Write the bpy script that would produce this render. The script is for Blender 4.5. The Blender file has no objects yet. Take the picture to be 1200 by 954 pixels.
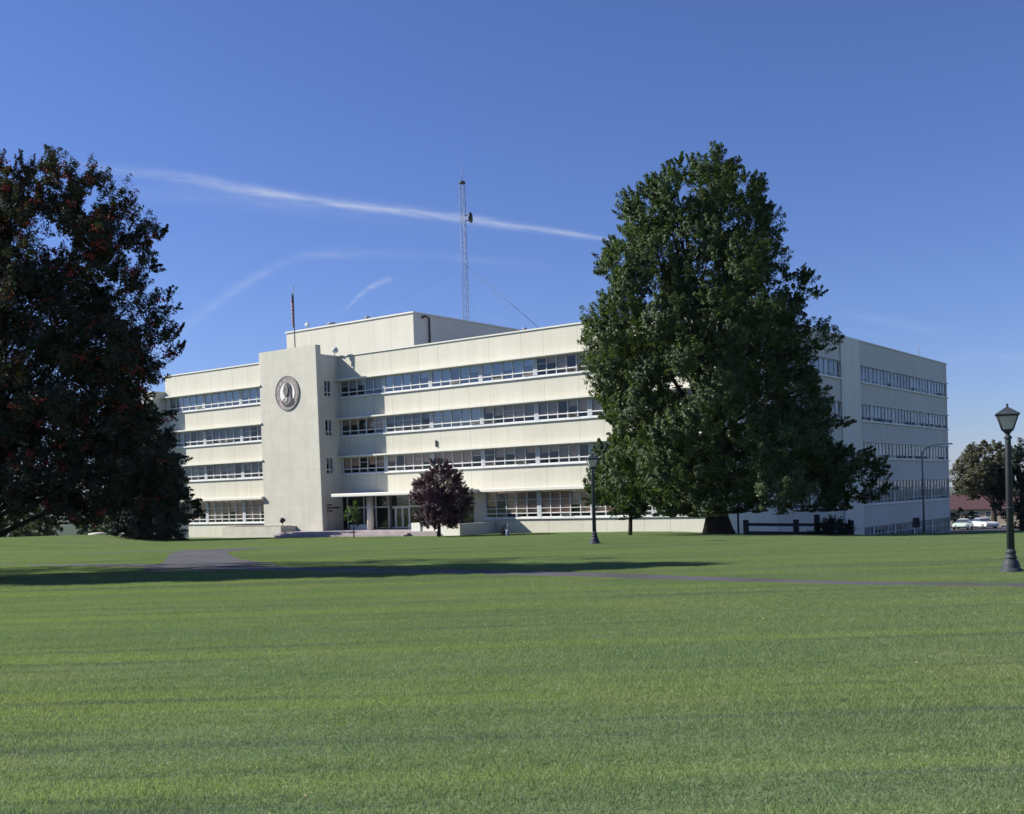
import bpy, bmesh, math, random
import numpy as np
from mathutils import Vector, Matrix

random.seed(7)
rng = np.random.default_rng(7)
scene = bpy.context.scene
COL = scene.collection
R = math.radians

# ---------------------------------------------------------------- frame of the office building
PHI = R(36.7325)
BO = Vector((2.7900, 95.0, 0.0))                 # local origin of the facade, on the street front
RX = Vector((math.cos(PHI), -math.sin(PHI), 0))  # along the front, to the right
RY = Vector((math.sin(PHI), math.cos(PHI), 0))   # into the building


def B(u, v, z=0.0):
    p = BO + RX * u + RY * v
    return Vector((p.x, p.y, z))


# ---------------------------------------------------------------- terrain
_ky = np.array([-60, 0, 15, 27, 50, 60, 70, 88, 105, 125, 160, 260, 600, 7000.0])
_kz = np.array([.6, .25, 0., -.25, -.29, -.45, -.78, -1.25, -1.35, -1.6, -2.2, -5., -14., -22.])
_ty = np.arange(-60, 700, .5)
_tz = np.interp(_ty, _ky, _kz)
_ker = np.hanning(25); _ker /= _ker.sum()
_tz = np.convolve(np.pad(_tz, 12, mode='edge'), _ker, 'valid')


def sm(a, b, x):
    t = np.clip((x - a) / (b - a), 0, 1)
    return t * t * (3 - 2 * t)


def gz(x, y):
    x = np.asarray(x, float); y = np.asarray(y, float)
    z = np.where(y < 640, np.interp(y, _ty, _tz), np.interp(y, _ky, _kz))
    yy = np.clip(y - 56, 0, None)
    drop = np.minimum(yy * yy / (yy + 5) * .068, 2.3)
    drop = drop + np.clip((y - 160) / 60, 0, 1) * 4.3
    z = z - sm(12, 24, x) * drop - .24 * sm(9, 20, x) * sm(36, 55, y)
    z = z + .75 * sm(-31, -42, x) * sm(75, 100, y) * (1 - sm(108, 125, y))
    z = z - sm(0, -25, x) * np.clip(y - 125, 0, 80) * .05
    return z


def G(x, y, dz=0.0):
    return Vector((x, y, float(gz(x, y)) + dz))


# ---------------------------------------------------------------- node helpers
class NT:
    def __init__(s, tree):
        s.t = tree

    def n(s, kind, ins=None, **props):
        nd = s.t.nodes.new(kind)
        for k, v in props.items():
            setattr(nd, k, v)
        if ins:
            for k, v in ins.items():
                sock = nd.inputs[k]
                if isinstance(v, bpy.types.NodeSocket):
                    s.t.links.new(v, sock)
                else:
                    sock.default_value = v
        return nd

    def m(s, op, a, b=None, c=None, clamp=False):
        ins = {0: a}
        if b is not None: ins[1] = b
        if c is not None: ins[2] = c
        nd = s.n('ShaderNodeMath', ins, operation=op); nd.use_clamp = clamp
        return nd.outputs[0]

    def mix(s, f, a, b):
        nd = s.t.nodes.new('ShaderNodeMix'); nd.data_type = 'RGBA'
        for k, v in ((0, f), (6, a), (7, b)):
            if isinstance(v, bpy.types.NodeSocket): s.t.links.new(v, nd.inputs[k])
            else: nd.inputs[k].default_value = v
        return nd.outputs[2]

    def link(s, a, b):
        s.t.links.new(a, b)


def c4(c, f=1.0):
    return (c[0] * f, c[1] * f, c[2] * f, 1)


def newmat(name):
    m = bpy.data.materials.new(name); m.use_nodes = True
    m.node_tree.nodes.clear()
    t = NT(m.node_tree)
    out = t.n('ShaderNodeOutputMaterial')
    return m, t, out


def simple(name, col, rough=.6, var=.12, scale=3.0, metal=0.0, bump=0.0, spec=.4, stretch=(1, 1, 1)):
    m, t, out = newmat(name)
    tc = t.n('ShaderNodeTexCoord').outputs['Object']
    mp = t.n('ShaderNodeMapping', {'Vector': tc, 'Scale': stretch}).outputs[0]
    nz = t.n('ShaderNodeTexNoise', {'Vector': mp, 'Scale': scale, 'Detail': 6.0, 'Roughness': .65}).outputs[0]
    nz2 = t.n('ShaderNodeTexNoise', {'Vector': mp, 'Scale': scale * 9, 'Detail': 3.0}).outputs[0]
    f = t.m('ADD', t.m('MULTIPLY', nz, .7), t.m('MULTIPLY', nz2, .3))
    rmp = t.n('ShaderNodeMapRange', {0: f, 1: .3, 2: .7, 3: 0., 4: 1.}).outputs[0]
    colr = t.mix(rmp, c4(col, 1 - var), c4(col, 1 + var))
    p = t.n('ShaderNodeBsdfPrincipled', {'Base Color': colr, 'Roughness': rough, 'Metallic': metal, 'Specular IOR Level': spec})
    if bump:
        bp = t.n('ShaderNodeBump', {'Height': f, 'Strength': bump, 'Distance': .05})
        t.link(bp.outputs[0], p.inputs['Normal'])
    t.link(p.outputs[0], out.inputs[0])
    return m


def wallmat(name, col, axis, origin, spacing, off):
    """painted ribbed metal panels: vertical joints in pairs about each pier, faint ribs, a little weathering"""
    m, t, out = newmat(name)
    tc = t.n('ShaderNodeTexCoord').outputs['Object']
    xyz = t.n('ShaderNodeSeparateXYZ', {0: tc})
    a = xyz.outputs[axis]; z = xyz.outputs[2]
    fr = t.m('PINGPONG', t.m('SUBTRACT', a, origin), spacing / 2)
    d = t.m('ABSOLUTE', t.m('SUBTRACT', fr, off))
    joint = t.m('LESS_THAN', d, .022)
    rib = t.n('ShaderNodeTexNoise', {'Vector': t.n('ShaderNodeMapping', {'Vector': tc, 'Scale': (.15, .15, 9)}).outputs[0], 'Scale': 1.0, 'Detail': 3.0}).outputs[0]
    streak = t.n('ShaderNodeTexNoise', {'Vector': t.n('ShaderNodeMapping', {'Vector': tc, 'Scale': (1.3, 1.3, .12)}).outputs[0], 'Scale': 1.0, 'Detail': 5.0, 'Roughness': .7}).outputs[0]
    big = t.n('ShaderNodeTexNoise', {'Vector': tc, 'Scale': .22, 'Detail': 3.0}).outputs[0]
    pid = t.n('ShaderNodeTexWhiteNoise', {'W': t.m('FLOOR', t.m('DIVIDE', t.m('SUBTRACT', a, origin - off), spacing))}, noise_dimensions='1D').outputs[0]
    f = t.m('ADD', t.m('MULTIPLY', rib, .25), t.m('ADD', t.m('MULTIPLY', streak, .6), t.m('MULTIPLY', big, .35)))
    f = t.m('ADD', f, t.m('MULTIPLY', t.m('SUBTRACT', pid, .5), .12))
    rm = t.n('ShaderNodeMapRange', {0: f, 1: .42, 2: .8, 3: 0., 4: 1.}).outputs[0]
    c = t.mix(rm, c4((col[0] * .88, col[1] * .87, col[2] * .84)), c4(col, 1.04))
    c = t.mix(t.m('MULTIPLY', joint, .55), c, c4((.25, .24, .2)))
    bp = t.n('ShaderNodeBump', {'Height': t.m('SINE', t.m('MULTIPLY', z, 2 * math.pi / .2)), 'Strength': .04, 'Distance': .02})
    p = t.n('ShaderNodeBsdfPrincipled', {'Base Color': c, 'Roughness': .55, 'Specular IOR Level': .3, 'Normal': bp.outputs[0]})
    t.link(p.outputs[0], out.inputs[0])
    return m


def stonemat(name, col, bw=1.6, bh=.8, var=.10, mort=.75):
    m, t, out = newmat(name)
    tc = t.n('ShaderNodeTexCoord').outputs['Object']
    xyz = t.n('ShaderNodeSeparateXYZ', {0: tc})
    vec = t.n('ShaderNodeCombineXYZ', {0: t.m('ADD', xyz.outputs[0], xyz.outputs[1]), 1: xyz.outputs[2]}).outputs[0]
    br = t.n('ShaderNodeTexBrick', {'Vector': vec, 'Scale': 1.0, 'Mortar Size': .012, 'Brick Width': bw, 'Row Height': bh,
                                    'Color1': c4(col, 1 - var), 'Color2': c4(col, 1 + var * .6), 'Mortar': c4(col, mort)}).outputs[0]
    nz = t.n('ShaderNodeTexNoise', {'Vector': tc, 'Scale': .8, 'Detail': 8.0, 'Roughness': .7}).outputs[0]
    st = t.n('ShaderNodeTexNoise', {'Vector': t.n('ShaderNodeMapping', {'Vector': tc, 'Scale': (1.5, 1.5, .15)}).outputs[0], 'Scale': 1.0, 'Detail': 4.0}).outputs[0]
    k = t.n('ShaderNodeMapRange', {0: t.m('ADD', t.m('MULTIPLY', nz, .6), t.m('MULTIPLY', st, .4)), 1: .3, 2: .7, 3: .86, 4: 1.1}).outputs[0]
    c = t.n('ShaderNodeVectorMath', {0: br, 1: t.n('ShaderNodeCombineXYZ', {0: k, 1: k, 2: k}).outputs[0]}, operation='MULTIPLY').outputs[0]
    bp = t.n('ShaderNodeBump', {'Height': nz, 'Strength': .25, 'Distance': .03})
    p = t.n('ShaderNodeBsdfPrincipled', {'Base Color': c, 'Roughness': .85, 'Specular IOR Level': .2, 'Normal': bp.outputs[0]})
    t.link(p.outputs[0], out.inputs[0])
    return m


def leafmat(name, stops, trans=.35, gloss=.06, tcol=1.6):
    m, t, out = newmat(name)
    g = t.n('ShaderNodeNewGeometry')
    r = t.n('ShaderNodeValToRGB', {0: g.outputs['Random Per Island']})
    e = r.color_ramp.elements
    e[0].position = stops[0][0]; e[0].color = c4(stops[0][1])
    e[1].position = stops[-1][0]; e[1].color = c4(stops[-1][1])
    for pos, c in stops[1:-1]:
        q = e.new(pos); q.color = c4(c)
    col = r.outputs[0]
    tc = t.n('ShaderNodeVectorMath', {0: col, 1: (1.2 * tcol, 1.35 * tcol, .5 * tcol)}, operation='MULTIPLY').outputs[0]
    d = t.n('ShaderNodeBsdfDiffuse', {0: col}).outputs[0]
    tr = t.n('ShaderNodeBsdfTranslucent', {0: tc}).outputs[0]
    gl = t.n('ShaderNodeBsdfGlossy', {0: (.6, .65, .7, 1), 'Roughness': .5}).outputs[0]
    mx = t.n('ShaderNodeMixShader', {0: trans, 1: d, 2: tr}).outputs[0]
    mx = t.n('ShaderNodeMixShader', {0: gloss, 1: mx, 2: gl}).outputs[0]
    t.link(mx, out.inputs[0])
    return m


def glassmat(name, tint=(.84, .87, .88), refl=(.9, .95, 1.0), boost=.0):
    m, t, out = newmat(name)
    tc = t.n('ShaderNodeTexCoord').outputs['Object']
    nz = t.n('ShaderNodeTexNoise', {'Vector': tc, 'Scale': 1.1, 'Detail': 2.0}).outputs[0]
    bp = t.n('ShaderNodeBump', {'Height': nz, 'Strength': .08, 'Distance': .1}).outputs[0]
    tr = t.n('ShaderNodeBsdfTransparent', {0: c4(tint)}).outputs[0]
    gl = t.n('ShaderNodeBsdfGlossy', {0: c4(refl), 'Roughness': .015, 'Normal': bp}).outputs[0]
    g = t.n('ShaderNodeNewGeometry')
    cs = t.m('ABSOLUTE', t.n('ShaderNodeVectorMath', {0: g.outputs['Normal'], 1: g.outputs['Incoming']}, operation='DOT_PRODUCT').outputs['Value'])
    fr = t.m('MULTIPLY_ADD', t.m('POWER', t.m('SUBTRACT', 1.0, cs, None, True), 5.0), .92, .05 + boost, clamp=True)
    mx = t.n('ShaderNodeMixShader', {0: fr, 1: tr, 2: gl}).outputs[0]
    t.link(mx, out.inputs[0])
    return m


def blindmats(name, stops):
    out_ = []
    for c in stops:
        m, t, out = newmat(name)
        z = t.n('ShaderNodeSeparateXYZ', {0: t.n('ShaderNodeTexCoord').outputs['Object']}).outputs[2]
        sl = t.m('MULTIPLY_ADD', t.m('SINE', t.m('MULTIPLY', z, 2 * math.pi / .15)), .12, .9)
        col = t.n('ShaderNodeVectorMath', {0: c, 1: t.n('ShaderNodeCombineXYZ', {0: sl, 1: sl, 2: sl}).outputs[0]}, operation='MULTIPLY').outputs[0]
        p = t.n('ShaderNodeBsdfPrincipled', {'Base Color': col, 'Roughness': .7})
        t.link(p.outputs[0], out.inputs[0]); out_.append(m)
    return out_


# ---------------------------------------------------------------- mesh helpers
class MB:
    def __init__(s):
        s.v = []; s.f = []; s.mi = []; s.sm = []

    def quad(s, pts, mi=0):
        n = len(s.v); s.v += [tuple(p) for p in pts]; s.f.append(tuple(range(n, n + len(pts)))); s.mi.append(mi); s.sm.append(False)

    def box(s, x0, x1, y0, y1, z0, z1, mi=0):
        n = len(s.v)
        s.v += [(x0, y0, z0), (x1, y0, z0), (x1, y1, z0), (x0, y1, z0), (x0, y0, z1), (x1, y0, z1), (x1, y1, z1), (x0, y1, z1)]
        for f in ((0, 3, 2, 1), (4, 5, 6, 7), (0, 1, 5, 4), (1, 2, 6, 5), (2, 3, 7, 6), (3, 0, 4, 7)):
            s.f.append(tuple(n + i for i in f)); s.mi.append(mi); s.sm.append(False)
        return s

    def hexa(s, pts, mi=0):
        """eight corners: bottom ring of four, then top ring"""
        n = len(s.v); s.v += [tuple(p) for p in pts]
        for f in ((0, 3, 2, 1), (4, 5, 6, 7), (0, 1, 5, 4), (1, 2, 6, 5), (2, 3, 7, 6), (3, 0, 4, 7)):
            s.f.append(tuple(n + i for i in f)); s.mi.append(mi); s.sm.append(False)
        return s

    def tube(s, pts, rad, seg=8, mi=0, cap=True, wob=0.0):
        pts = [Vector(p) for p in pts]
        if not isinstance(rad, (list, tuple)): rad = [rad] * len(pts)
        n0 = len(s.v); up = None
        for i, p in enumerate(pts):
            a = pts[max(i - 1, 0)]; b = pts[min(i + 1, len(pts) - 1)]
            t = (b - a).normalized()
            if up is None:
                up = Vector((0, 0, 1)) if abs(t.z) < .9 else Vector((1, 0, 0))
            x = t.cross(up).normalized(); y = x.cross(t).normalized(); up = y
            for k in range(seg):
                an = 2 * math.pi * k / seg
                rr = rad[i] * (1 + wob * (random.random() - .5) * 2)
                q = p + x * math.cos(an) * rr + y * math.sin(an) * rr
                s.v.append((q.x, q.y, q.z))
        for i in range(len(pts) - 1):
            for k in range(seg):
                a = n0 + i * seg + k; b = n0 + i * seg + (k + 1) % seg
                s.f.append((a, b, b + seg, a + seg)); s.mi.append(mi); s.sm.append(True)
        if cap:
            s.f.append(tuple(n0 + k for k in range(seg))[::-1]); s.mi.append(mi); s.sm.append(False)
            l = n0 + (len(pts) - 1) * seg
            s.f.append(tuple(l + k for k in range(seg))); s.mi.append(mi); s.sm.append(False)
        return s

    def lathe(s, prof, seg=20, mi=0, c=(0, 0), rot=0.0, smooth=True):
        n0 = len(s.v)
        for r, z in prof:
            for k in range(seg):
                a = 2 * math.pi * k / seg + rot
                s.v.append((c[0] + r * math.cos(a), c[1] + r * math.sin(a), z))
        for i in range(len(prof) - 1):
            for k in range(seg):
                a = n0 + i * seg + k; b = n0 + i * seg + (k + 1) % seg
                s.f.append((a, b, b + seg, a + seg)); s.mi.append(mi); s.sm.append(smooth)
        s.f.append(tuple(n0 + k for k in range(seg))[::-1]); s.mi.append(mi); s.sm.append(False)
        l = n0 + (len(prof) - 1) * seg
        s.f.append(tuple(l + k for k in range(seg))); s.mi.append(mi); s.sm.append(False)
        return s

    def prism(s, poly, f, d0, d1, mi=0):
        """extrude a 2-D outline; f(a, b, d) maps to 3-D"""
        n = len(s.v); k = len(poly)
        s.v += [tuple(f(a, b, d0)) for a, b in poly] + [tuple(f(a, b, d1)) for a, b in poly]
        s.f.append(tuple(range(n, n + k))[::-1]); s.f.append(tuple(range(n + k, n + 2 * k)))
        s.mi += [mi, mi]; s.sm += [False, False]
        for i in range(k):
            j = (i + 1) % k
            s.f.append((n + i, n + j, n + k + j, n + k + i)); s.mi.append(mi); s.sm.append(False)
        return s

    def build(s, name, mats, parent=None, bevel=0.0, fix=True):
        me = bpy.data.meshes.new(name)
        me.from_pydata(s.v, [], s.f)
        if not isinstance(mats, (list, tuple)): mats = [mats]
        for m in mats: me.materials.append(m)
        me.polygons.foreach_set('material_index', s.mi)
        me.polygons.foreach_set('use_smooth', s.sm)
        if fix:
            bm = bmesh.new(); bm.from_mesh(me); bmesh.ops.recalc_face_normals(bm, faces=bm.faces); bm.to_mesh(me); bm.free()
        me.update()
        o = bpy.data.objects.new(name, me); COL.objects.link(o)
        if parent is not None: o.parent = parent
        if bevel:
            b = o.modifiers.new('bevel', 'BEVEL'); b.width = bevel; b.segments = 2; b.limit_method = 'ANGLE'
        return o


def tag(o, label=None, cat=None, group=None, kind=None):
    if label: o['label'] = label
    if cat: o['category'] = cat
    if group: o['group'] = group
    if kind: o['kind'] = kind
    return o


def thing(name, loc, label, cat, rz=0.0, group=None):
    o = bpy.data.objects.new(name, None); o.empty_display_size = .3
    COL.objects.link(o); o.location = loc; o.rotation_euler = (0, 0, rz)
    return tag(o, label, cat, group)


def copy_thing(src, loc, rz, label):
    c = src.copy(); COL.objects.link(c); c.location = loc; c.rotation_euler = (0, 0, rz); c['label'] = label
    for ch in list(src.children):
        d = ch.copy(); COL.objects.link(d); d.parent = c
        for g in list(ch.children):
            e = g.copy(); COL.objects.link(e); e.parent = d
    return c


def npmesh(name, verts, quads, mat, parent=None, smooth=False):
    me = bpy.data.meshes.new(name)
    nv = len(verts); nf = len(quads); k = quads.shape[1]
    me.vertices.add(nv); me.vertices.foreach_set('co', verts.astype(np.float32).ravel())
    me.loops.add(nf * k); me.loops.foreach_set('vertex_index', quads.astype(np.int32).ravel())
    me.polygons.add(nf)
    me.polygons.foreach_set('loop_start', np.arange(0, nf * k, k, dtype=np.int32))
    me.polygons.foreach_set('loop_total', np.full(nf, k, dtype=np.int32))
    me.materials.append(mat); me.update(calc_edges=True); me.validate()
    if smooth: me.polygons.foreach_set('use_smooth', [True] * nf)
    o = bpy.data.objects.new(name, me); COL.objects.link(o)
    if parent is not None: o.parent = parent
    return o


def unit(a):
    return a / np.maximum(np.linalg.norm(a, axis=1, keepdims=True), 1e-6)


def leaf_mesh(name, P, N, size, mat, parent, width=.55, droop=0.0):
    """one folded kite per leaf"""
    n = len(P)
    N = unit(N + rng.normal(0, .32, (n, 3)))
    T = unit(np.cross(N, rng.normal(0, 1, (n, 3))) + np.array([0, 0, -droop]))
    Bv = np.cross(N, T)
    s = (size * rng.uniform(.65, 1.3, n))[:, None]
    fold = N * s * .12
    v = np.stack([P - T * s * .5, P + Bv * s * width * .5 + fold + T * s * .05, P + T * s * .55, P - Bv * s * width * .5 + fold + T * s * .05], 1).reshape(-1, 3)
    q = np.arange(n * 4).reshape(n, 4)
    return npmesh(name, v, q, mat, parent)


# ---------------------------------------------------------------- materials
FRONT_BAYS = [-24.2, -18.3, -12.44, -6.55, -.61, 4.8, 10.6, 16.0]
M = {}
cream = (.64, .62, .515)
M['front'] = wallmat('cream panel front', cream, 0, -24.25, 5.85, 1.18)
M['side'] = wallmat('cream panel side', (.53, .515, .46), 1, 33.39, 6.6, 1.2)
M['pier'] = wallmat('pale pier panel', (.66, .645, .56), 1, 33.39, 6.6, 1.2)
M['trim'] = simple('cream trim', (.72, .71, .62), .5, .05, 1.0)
M['whitepaint'] = simple('white frame paint', (.74, .74, .71), .4, .05, 2.0)
M['greypaint'] = simple('grey frame paint', (.50, .52, .53), .45, .08, 2.0)
M['stone'] = stonemat('tower stone', (.585, .565, .475), 1.7, .85, .025, .87)
M['concrete'] = stonemat('planter concrete', (.56, .53, .46), 2.4, .6, .05)
M['paver'] = stonemat('entrance pavers', (.36, .31, .31), .8, .4, .10)
M['roofing'] = simple('roof gravel', (.30, .29, .27), .9, .2, 2.0)
M['interior'] = simple('office interior', (.16, .15, .14), .9, .15, .4)
M['glass'] = glassmat('window glass')
M['glassblue'] = glassmat('window glass top floor', (.72, .80, .86), (.95, .98, 1.0), .10)
M['dglass'] = glassmat('entrance glass', (.45, .48, .46), (.9, .95, 1.0), .03)
M['blind_tan'] = blindmats('tan venetian blinds', [(.62, .37, .26), (.52, .33, .25), (.64, .42, .30), (.34, .24, .20), (.56, .37, .28)])
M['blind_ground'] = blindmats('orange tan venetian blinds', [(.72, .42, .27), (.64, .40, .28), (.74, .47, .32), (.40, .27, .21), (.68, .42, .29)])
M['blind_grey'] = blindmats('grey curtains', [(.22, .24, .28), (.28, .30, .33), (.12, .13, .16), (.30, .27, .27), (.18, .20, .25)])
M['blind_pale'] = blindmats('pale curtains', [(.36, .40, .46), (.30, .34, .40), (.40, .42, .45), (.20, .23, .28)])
M['dark'] = simple('dark metal', (.025, .027, .03), .5, .2, 3.0)
M['steel'] = simple('mast steel', (.22, .23, .25), .5, .2, 2.0, .3)
M['lampmetal'] = simple('weathered grey lamp paint', (.045, .052, .06), .6, .25, 5.0, 0, 0, .2)
M['lettering'] = simple('dark bronze lettering', (.03, .028, .03), .5, .1)
M['sealring'] = simple('seal ring mosaic', (.36, .31, .28), .6, .30, 6.0)
M['sealfield'] = simple('seal field mosaic', (.74, .73, .66), .6, .06, 5.0)
M['bustdark'] = simple('seal bust dark mosaic', (.05, .05, .06), .6, .4, 9.0)
M['bustmid'] = simple('seal bust grey mosaic', (.16, .155, .15), .6, .35, 9.0)
M['bustlight'] = simple('seal bust pale mosaic', (.42, .40, .37), .6, .2, 9.0)
M['bark'] = simple('grey brown bark', (.055, .042, .033), .9, .4, 3.0, 0, .8, .2, (4, 4, .6))
M['barkdark'] = simple('dark bark', (.035, .028, .024), .9, .4, 3.0, 0, .8, .2, (4, 4, .6))
M['timber'] = simple('dark stained timber', (.035, .036, .04), .8, .3, 2.0, 0, .4, .2)
M['rubber'] = simple('tyre rubber', (.02, .02, .02), .8, .1)
M['chrome'] = simple('chrome', (.6, .6, .62), .2, .05, 3.0, 1.0)


def asphalt(name, col):
    m, t, out = newmat(name)
    pos = t.n('ShaderNodeNewGeometry').outputs['Position']
    a = t.n('ShaderNodeTexNoise', {'Vector': pos, 'Scale': .5, 'Detail': 5.0}).outputs[0]
    b = t.n('ShaderNodeTexNoise', {'Vector': pos, 'Scale': 40., 'Detail': 2.0}).outputs[0]
    f = t.n('ShaderNodeMapRange', {0: t.m('ADD', t.m('MULTIPLY', a, .6), t.m('MULTIPLY', b, .4)), 1: .35, 2: .65, 3: 0., 4: 1.}).outputs[0]
    p = t.n('ShaderNodeBsdfPrincipled', {'Base Color': t.mix(f, c4(col, .75), c4(col, 1.25)), 'Roughness': .9, 'Specular IOR Level': .2})
    t.link(p.outputs[0], out.inputs[0])
    return m


M['asphalt'] = asphalt('worn asphalt', (.080, .078, .082))
M['parking'] = asphalt('parking asphalt', (.07, .07, .075))


def grass_colour(t, blade):
    """mown lawn: mower passes across the view, greyer thatch lines, sun-bleached and lusher patches (all fixed in the lawn itself)"""
    pos = t.n('ShaderNodeNewGeometry').outputs['Position']
    mp = t.n('ShaderNodeMapping', {'Vector': pos, 'Rotation': (0, 0, .05), 'Scale': (.04, 1.15, 0)}).outputs[0]
    wide = t.n('ShaderNodeTexNoise', {'Vector': mp, 'Scale': .55, 'Detail': 4.0, 'Roughness': .6}).outputs[0]
    mp2 = t.n('ShaderNodeMapping', {'Vector': pos, 'Rotation': (0, 0, -.04), 'Scale': (.06, 2.9, 0)}).outputs[0]
    line = t.n('ShaderNodeTexNoise', {'Vector': mp2, 'Scale': .8, 'Detail': 8.0, 'Roughness': .78}).outputs[0]
    patch = t.n('ShaderNodeTexNoise', {'Vector': pos, 'Scale': .28, 'Detail': 4.0, 'Roughness': .6}).outputs[0]
    fine = t.n('ShaderNodeTexNoise', {'Vector': pos, 'Scale': 3.5, 'Detail': 4.0, 'Roughness': .7}).outputs[0]
    y = t.n('ShaderNodeSeparateXYZ', {0: pos}).outputs[1]
    k = 1.0
    dull = c4((.152, .208, .101), k); lush = c4((.182, .240, .093), k); dry = c4((.228, .250, .116), k); thatch = c4((.084, .112, .094), k)
    c = t.mix(t.n('ShaderNodeMapRange', {0: wide, 1: .40, 2: .60, 3: 0., 4: 1.}).outputs[0], dull, lush)
    c = t.mix(t.n('ShaderNodeMapRange', {0: patch, 1: .48, 2: .75, 3: 0., 4: .65}).outputs[0], c, dry)
    c = t.mix(t.n('ShaderNodeMapRange', {0: line, 1: .52, 2: .64, 3: 0., 4: .95}).outputs[0], c, thatch)
    c = t.mix(t.n('ShaderNodeMapRange', {0: fine, 1: .56, 2: .72, 3: 0., 4: .45}).outputs[0], c, dry)
    mp3 = t.n('ShaderNodeMapping', {'Vector': pos, 'Rotation': (0, 0, .02), 'Scale': (.5, 3.6, 0)}).outputs[0]
    dash = t.n('ShaderNodeTexNoise', {'Vector': mp3, 'Scale': .8, 'Detail': 6.0, 'Roughness': .8}).outputs[0]
    c = t.mix(t.n('ShaderNodeMapRange', {0: dash, 1: .60, 2: .72, 3: 0., 4: .6}).outputs[0], c, c4((.045, .062, .036)))
    return c


def lawn_material():
    m, t, out = newmat('lawn turf')
    c = grass_colour(t, False)
    pos = t.n('ShaderNodeNewGeometry').outputs['Position']
    y = t.n('ShaderNodeSeparateXYZ', {0: pos}).outputs[1]
    far = t.n('ShaderNodeMapRange', {0: y, 1: 118., 2: 135., 3: 0., 4: 1.}).outputs[0]
    wood = t.n('ShaderNodeTexNoise', {'Vector': pos, 'Scale': .02, 'Detail': 6.0}).outputs[0]
    fc = t.mix(wood, c4((.03, .05, .025)), c4((.07, .085, .04)))
    nz = t.n('ShaderNodeTexNoise', {'Vector': pos, 'Scale': 26., 'Detail': 3.0}).outputs[0]
    k = t.m('MULTIPLY_ADD', nz, 1.2, .32)
    c = t.n('ShaderNodeVectorMath', {0: c, 1: t.n('ShaderNodeCombineXYZ', {0: k, 1: k, 2: k}).outputs[0]}, operation='MULTIPLY').outputs[0]
    c = t.mix(far, c, fc)
    bp = t.n('ShaderNodeBump', {'Height': nz, 'Strength': .5, 'Distance': .04})
    p = t.n('ShaderNodeBsdfPrincipled', {'Base Color': c, 'Roughness': .9, 'Specular IOR Level': .1, 'Normal': bp.outputs[0]})
    t.link(p.outputs[0], out.inputs[0])
    return m


def blade_material():
    m, t, out = newmat('grass blades')
    c = grass_colour(t, True)
    rnd = t.n('ShaderNodeNewGeometry').outputs['Random Per Island']
    k = t.m('MULTIPLY_ADD', rnd, .5, .82)
    c = t.n('ShaderNodeVectorMath', {0: c, 1: t.n('ShaderNodeCombineXYZ', {0: k, 1: k, 2: k}).outputs[0]}, operation='MULTIPLY').outputs[0]
    d = t.n('ShaderNodeBsdfDiffuse', {0: c}).outputs[0]
    tr = t.n('ShaderNodeBsdfTranslucent', {0: t.n('ShaderNodeVectorMath', {0: c, 1: (1.5, 1.6, 1.0)}, operation='MULTIPLY').outputs[0]}).outputs[0]
    gl = t.n('ShaderNodeBsdfGlossy', {0: (.9, .95, 1, 1), 'Roughness': .5}).outputs[0]
    mx = t.n('ShaderNodeMixShader', {0: .4, 1: d, 2: tr}).outputs[0]
    mx = t.n('ShaderNodeMixShader', {0: .015, 1: mx, 2: gl}).outputs[0]
    t.link(mx, out.inputs[0])
    return m


# ---------------------------------------------------------------- ground, paths
def axis(lo, hi, step, out_lo, out_hi):
    a = list(np.arange(lo, hi + 1e-6, step))
    d = step; x = hi
    while x < out_hi:
        d *= 1.35; x += d; a.append(min(x, out_hi))
    d = step; x = lo
    while x > out_lo:
        d *= 1.35; x -= d; a.insert(0, max(x, out_lo))
    return np.array(a)


gx = axis(-60, 75, 1.25, -6000, 6000); gy = axis(-10, 150, 1.0, -60, 7000)
XX, YY = np.meshgrid(gx, gy)
vv = np.stack([XX, YY, gz(XX, YY)], -1).reshape(-1, 3)
nx = len(gx)
ii = (np.arange(len(gy) - 1)[:, None] * nx + np.arange(nx - 1)[None, :]).ravel()
qq = np.stack([ii, ii + 1, ii + 1 + nx, ii + nx], 1)
tag(npmesh('lawn', vv, qq, lawn_material(), None, True), kind='structure', label='broad mown lawn with darker mower lines', cat='lawn')


def catmull(pts, n=10):
    P = [Vector((p[0], p[1], 0)) for p in pts]; out = []
    for i in range(len(P) - 1):
        a = P[max(i - 1, 0)]; b = P[i]; c = P[i + 1]; d = P[min(i + 2, len(P) - 1)]
        for k in range(n):
            t = k / n
            out.append(.5 * ((2 * b) + (c - a) * t + (2 * a - 5 * b + 4 * c - d) * t * t + (3 * b - a - 3 * c + d) * t ** 3))
    out.append(P[-1]); return out


PATHS = []     # (polyline, half widths) kept to leave the grass off


def path_strip(name, pts, widths, dz, label):
    pl = catmull(pts, 12); n = len(pl)
    w = np.interp(np.linspace(0, 1, n), np.linspace(0, 1, len(widths)), widths)
    mb = MB(); rows = []
    for i, p in enumerate(pl):
        t = (pl[min(i + 1, n - 1)] - pl[max(i - 1, 0)]).normalized(); s = Vector((-t.y, t.x, 0))
        row = []
        for k in range(5):
            q = p + s * w[i] * (k / 2 - 1)
            row.append(len(mb.v)); mb.v.append(tuple(G(q.x, q.y, dz)))
        rows.append(row)
    for a, b in zip(rows, rows[1:]):
        for k in range(4):
            mb.f.append((a[k], a[k + 1], b[k + 1], b[k])); mb.mi.append(0); mb.sm.append(True)
    o = mb.build(name, M['asphalt']); tag(o, label, 'path', kind='structure')
    PATHS.append((np.array([[p.x, p.y] for p in pl]), w))
    return o


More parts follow.
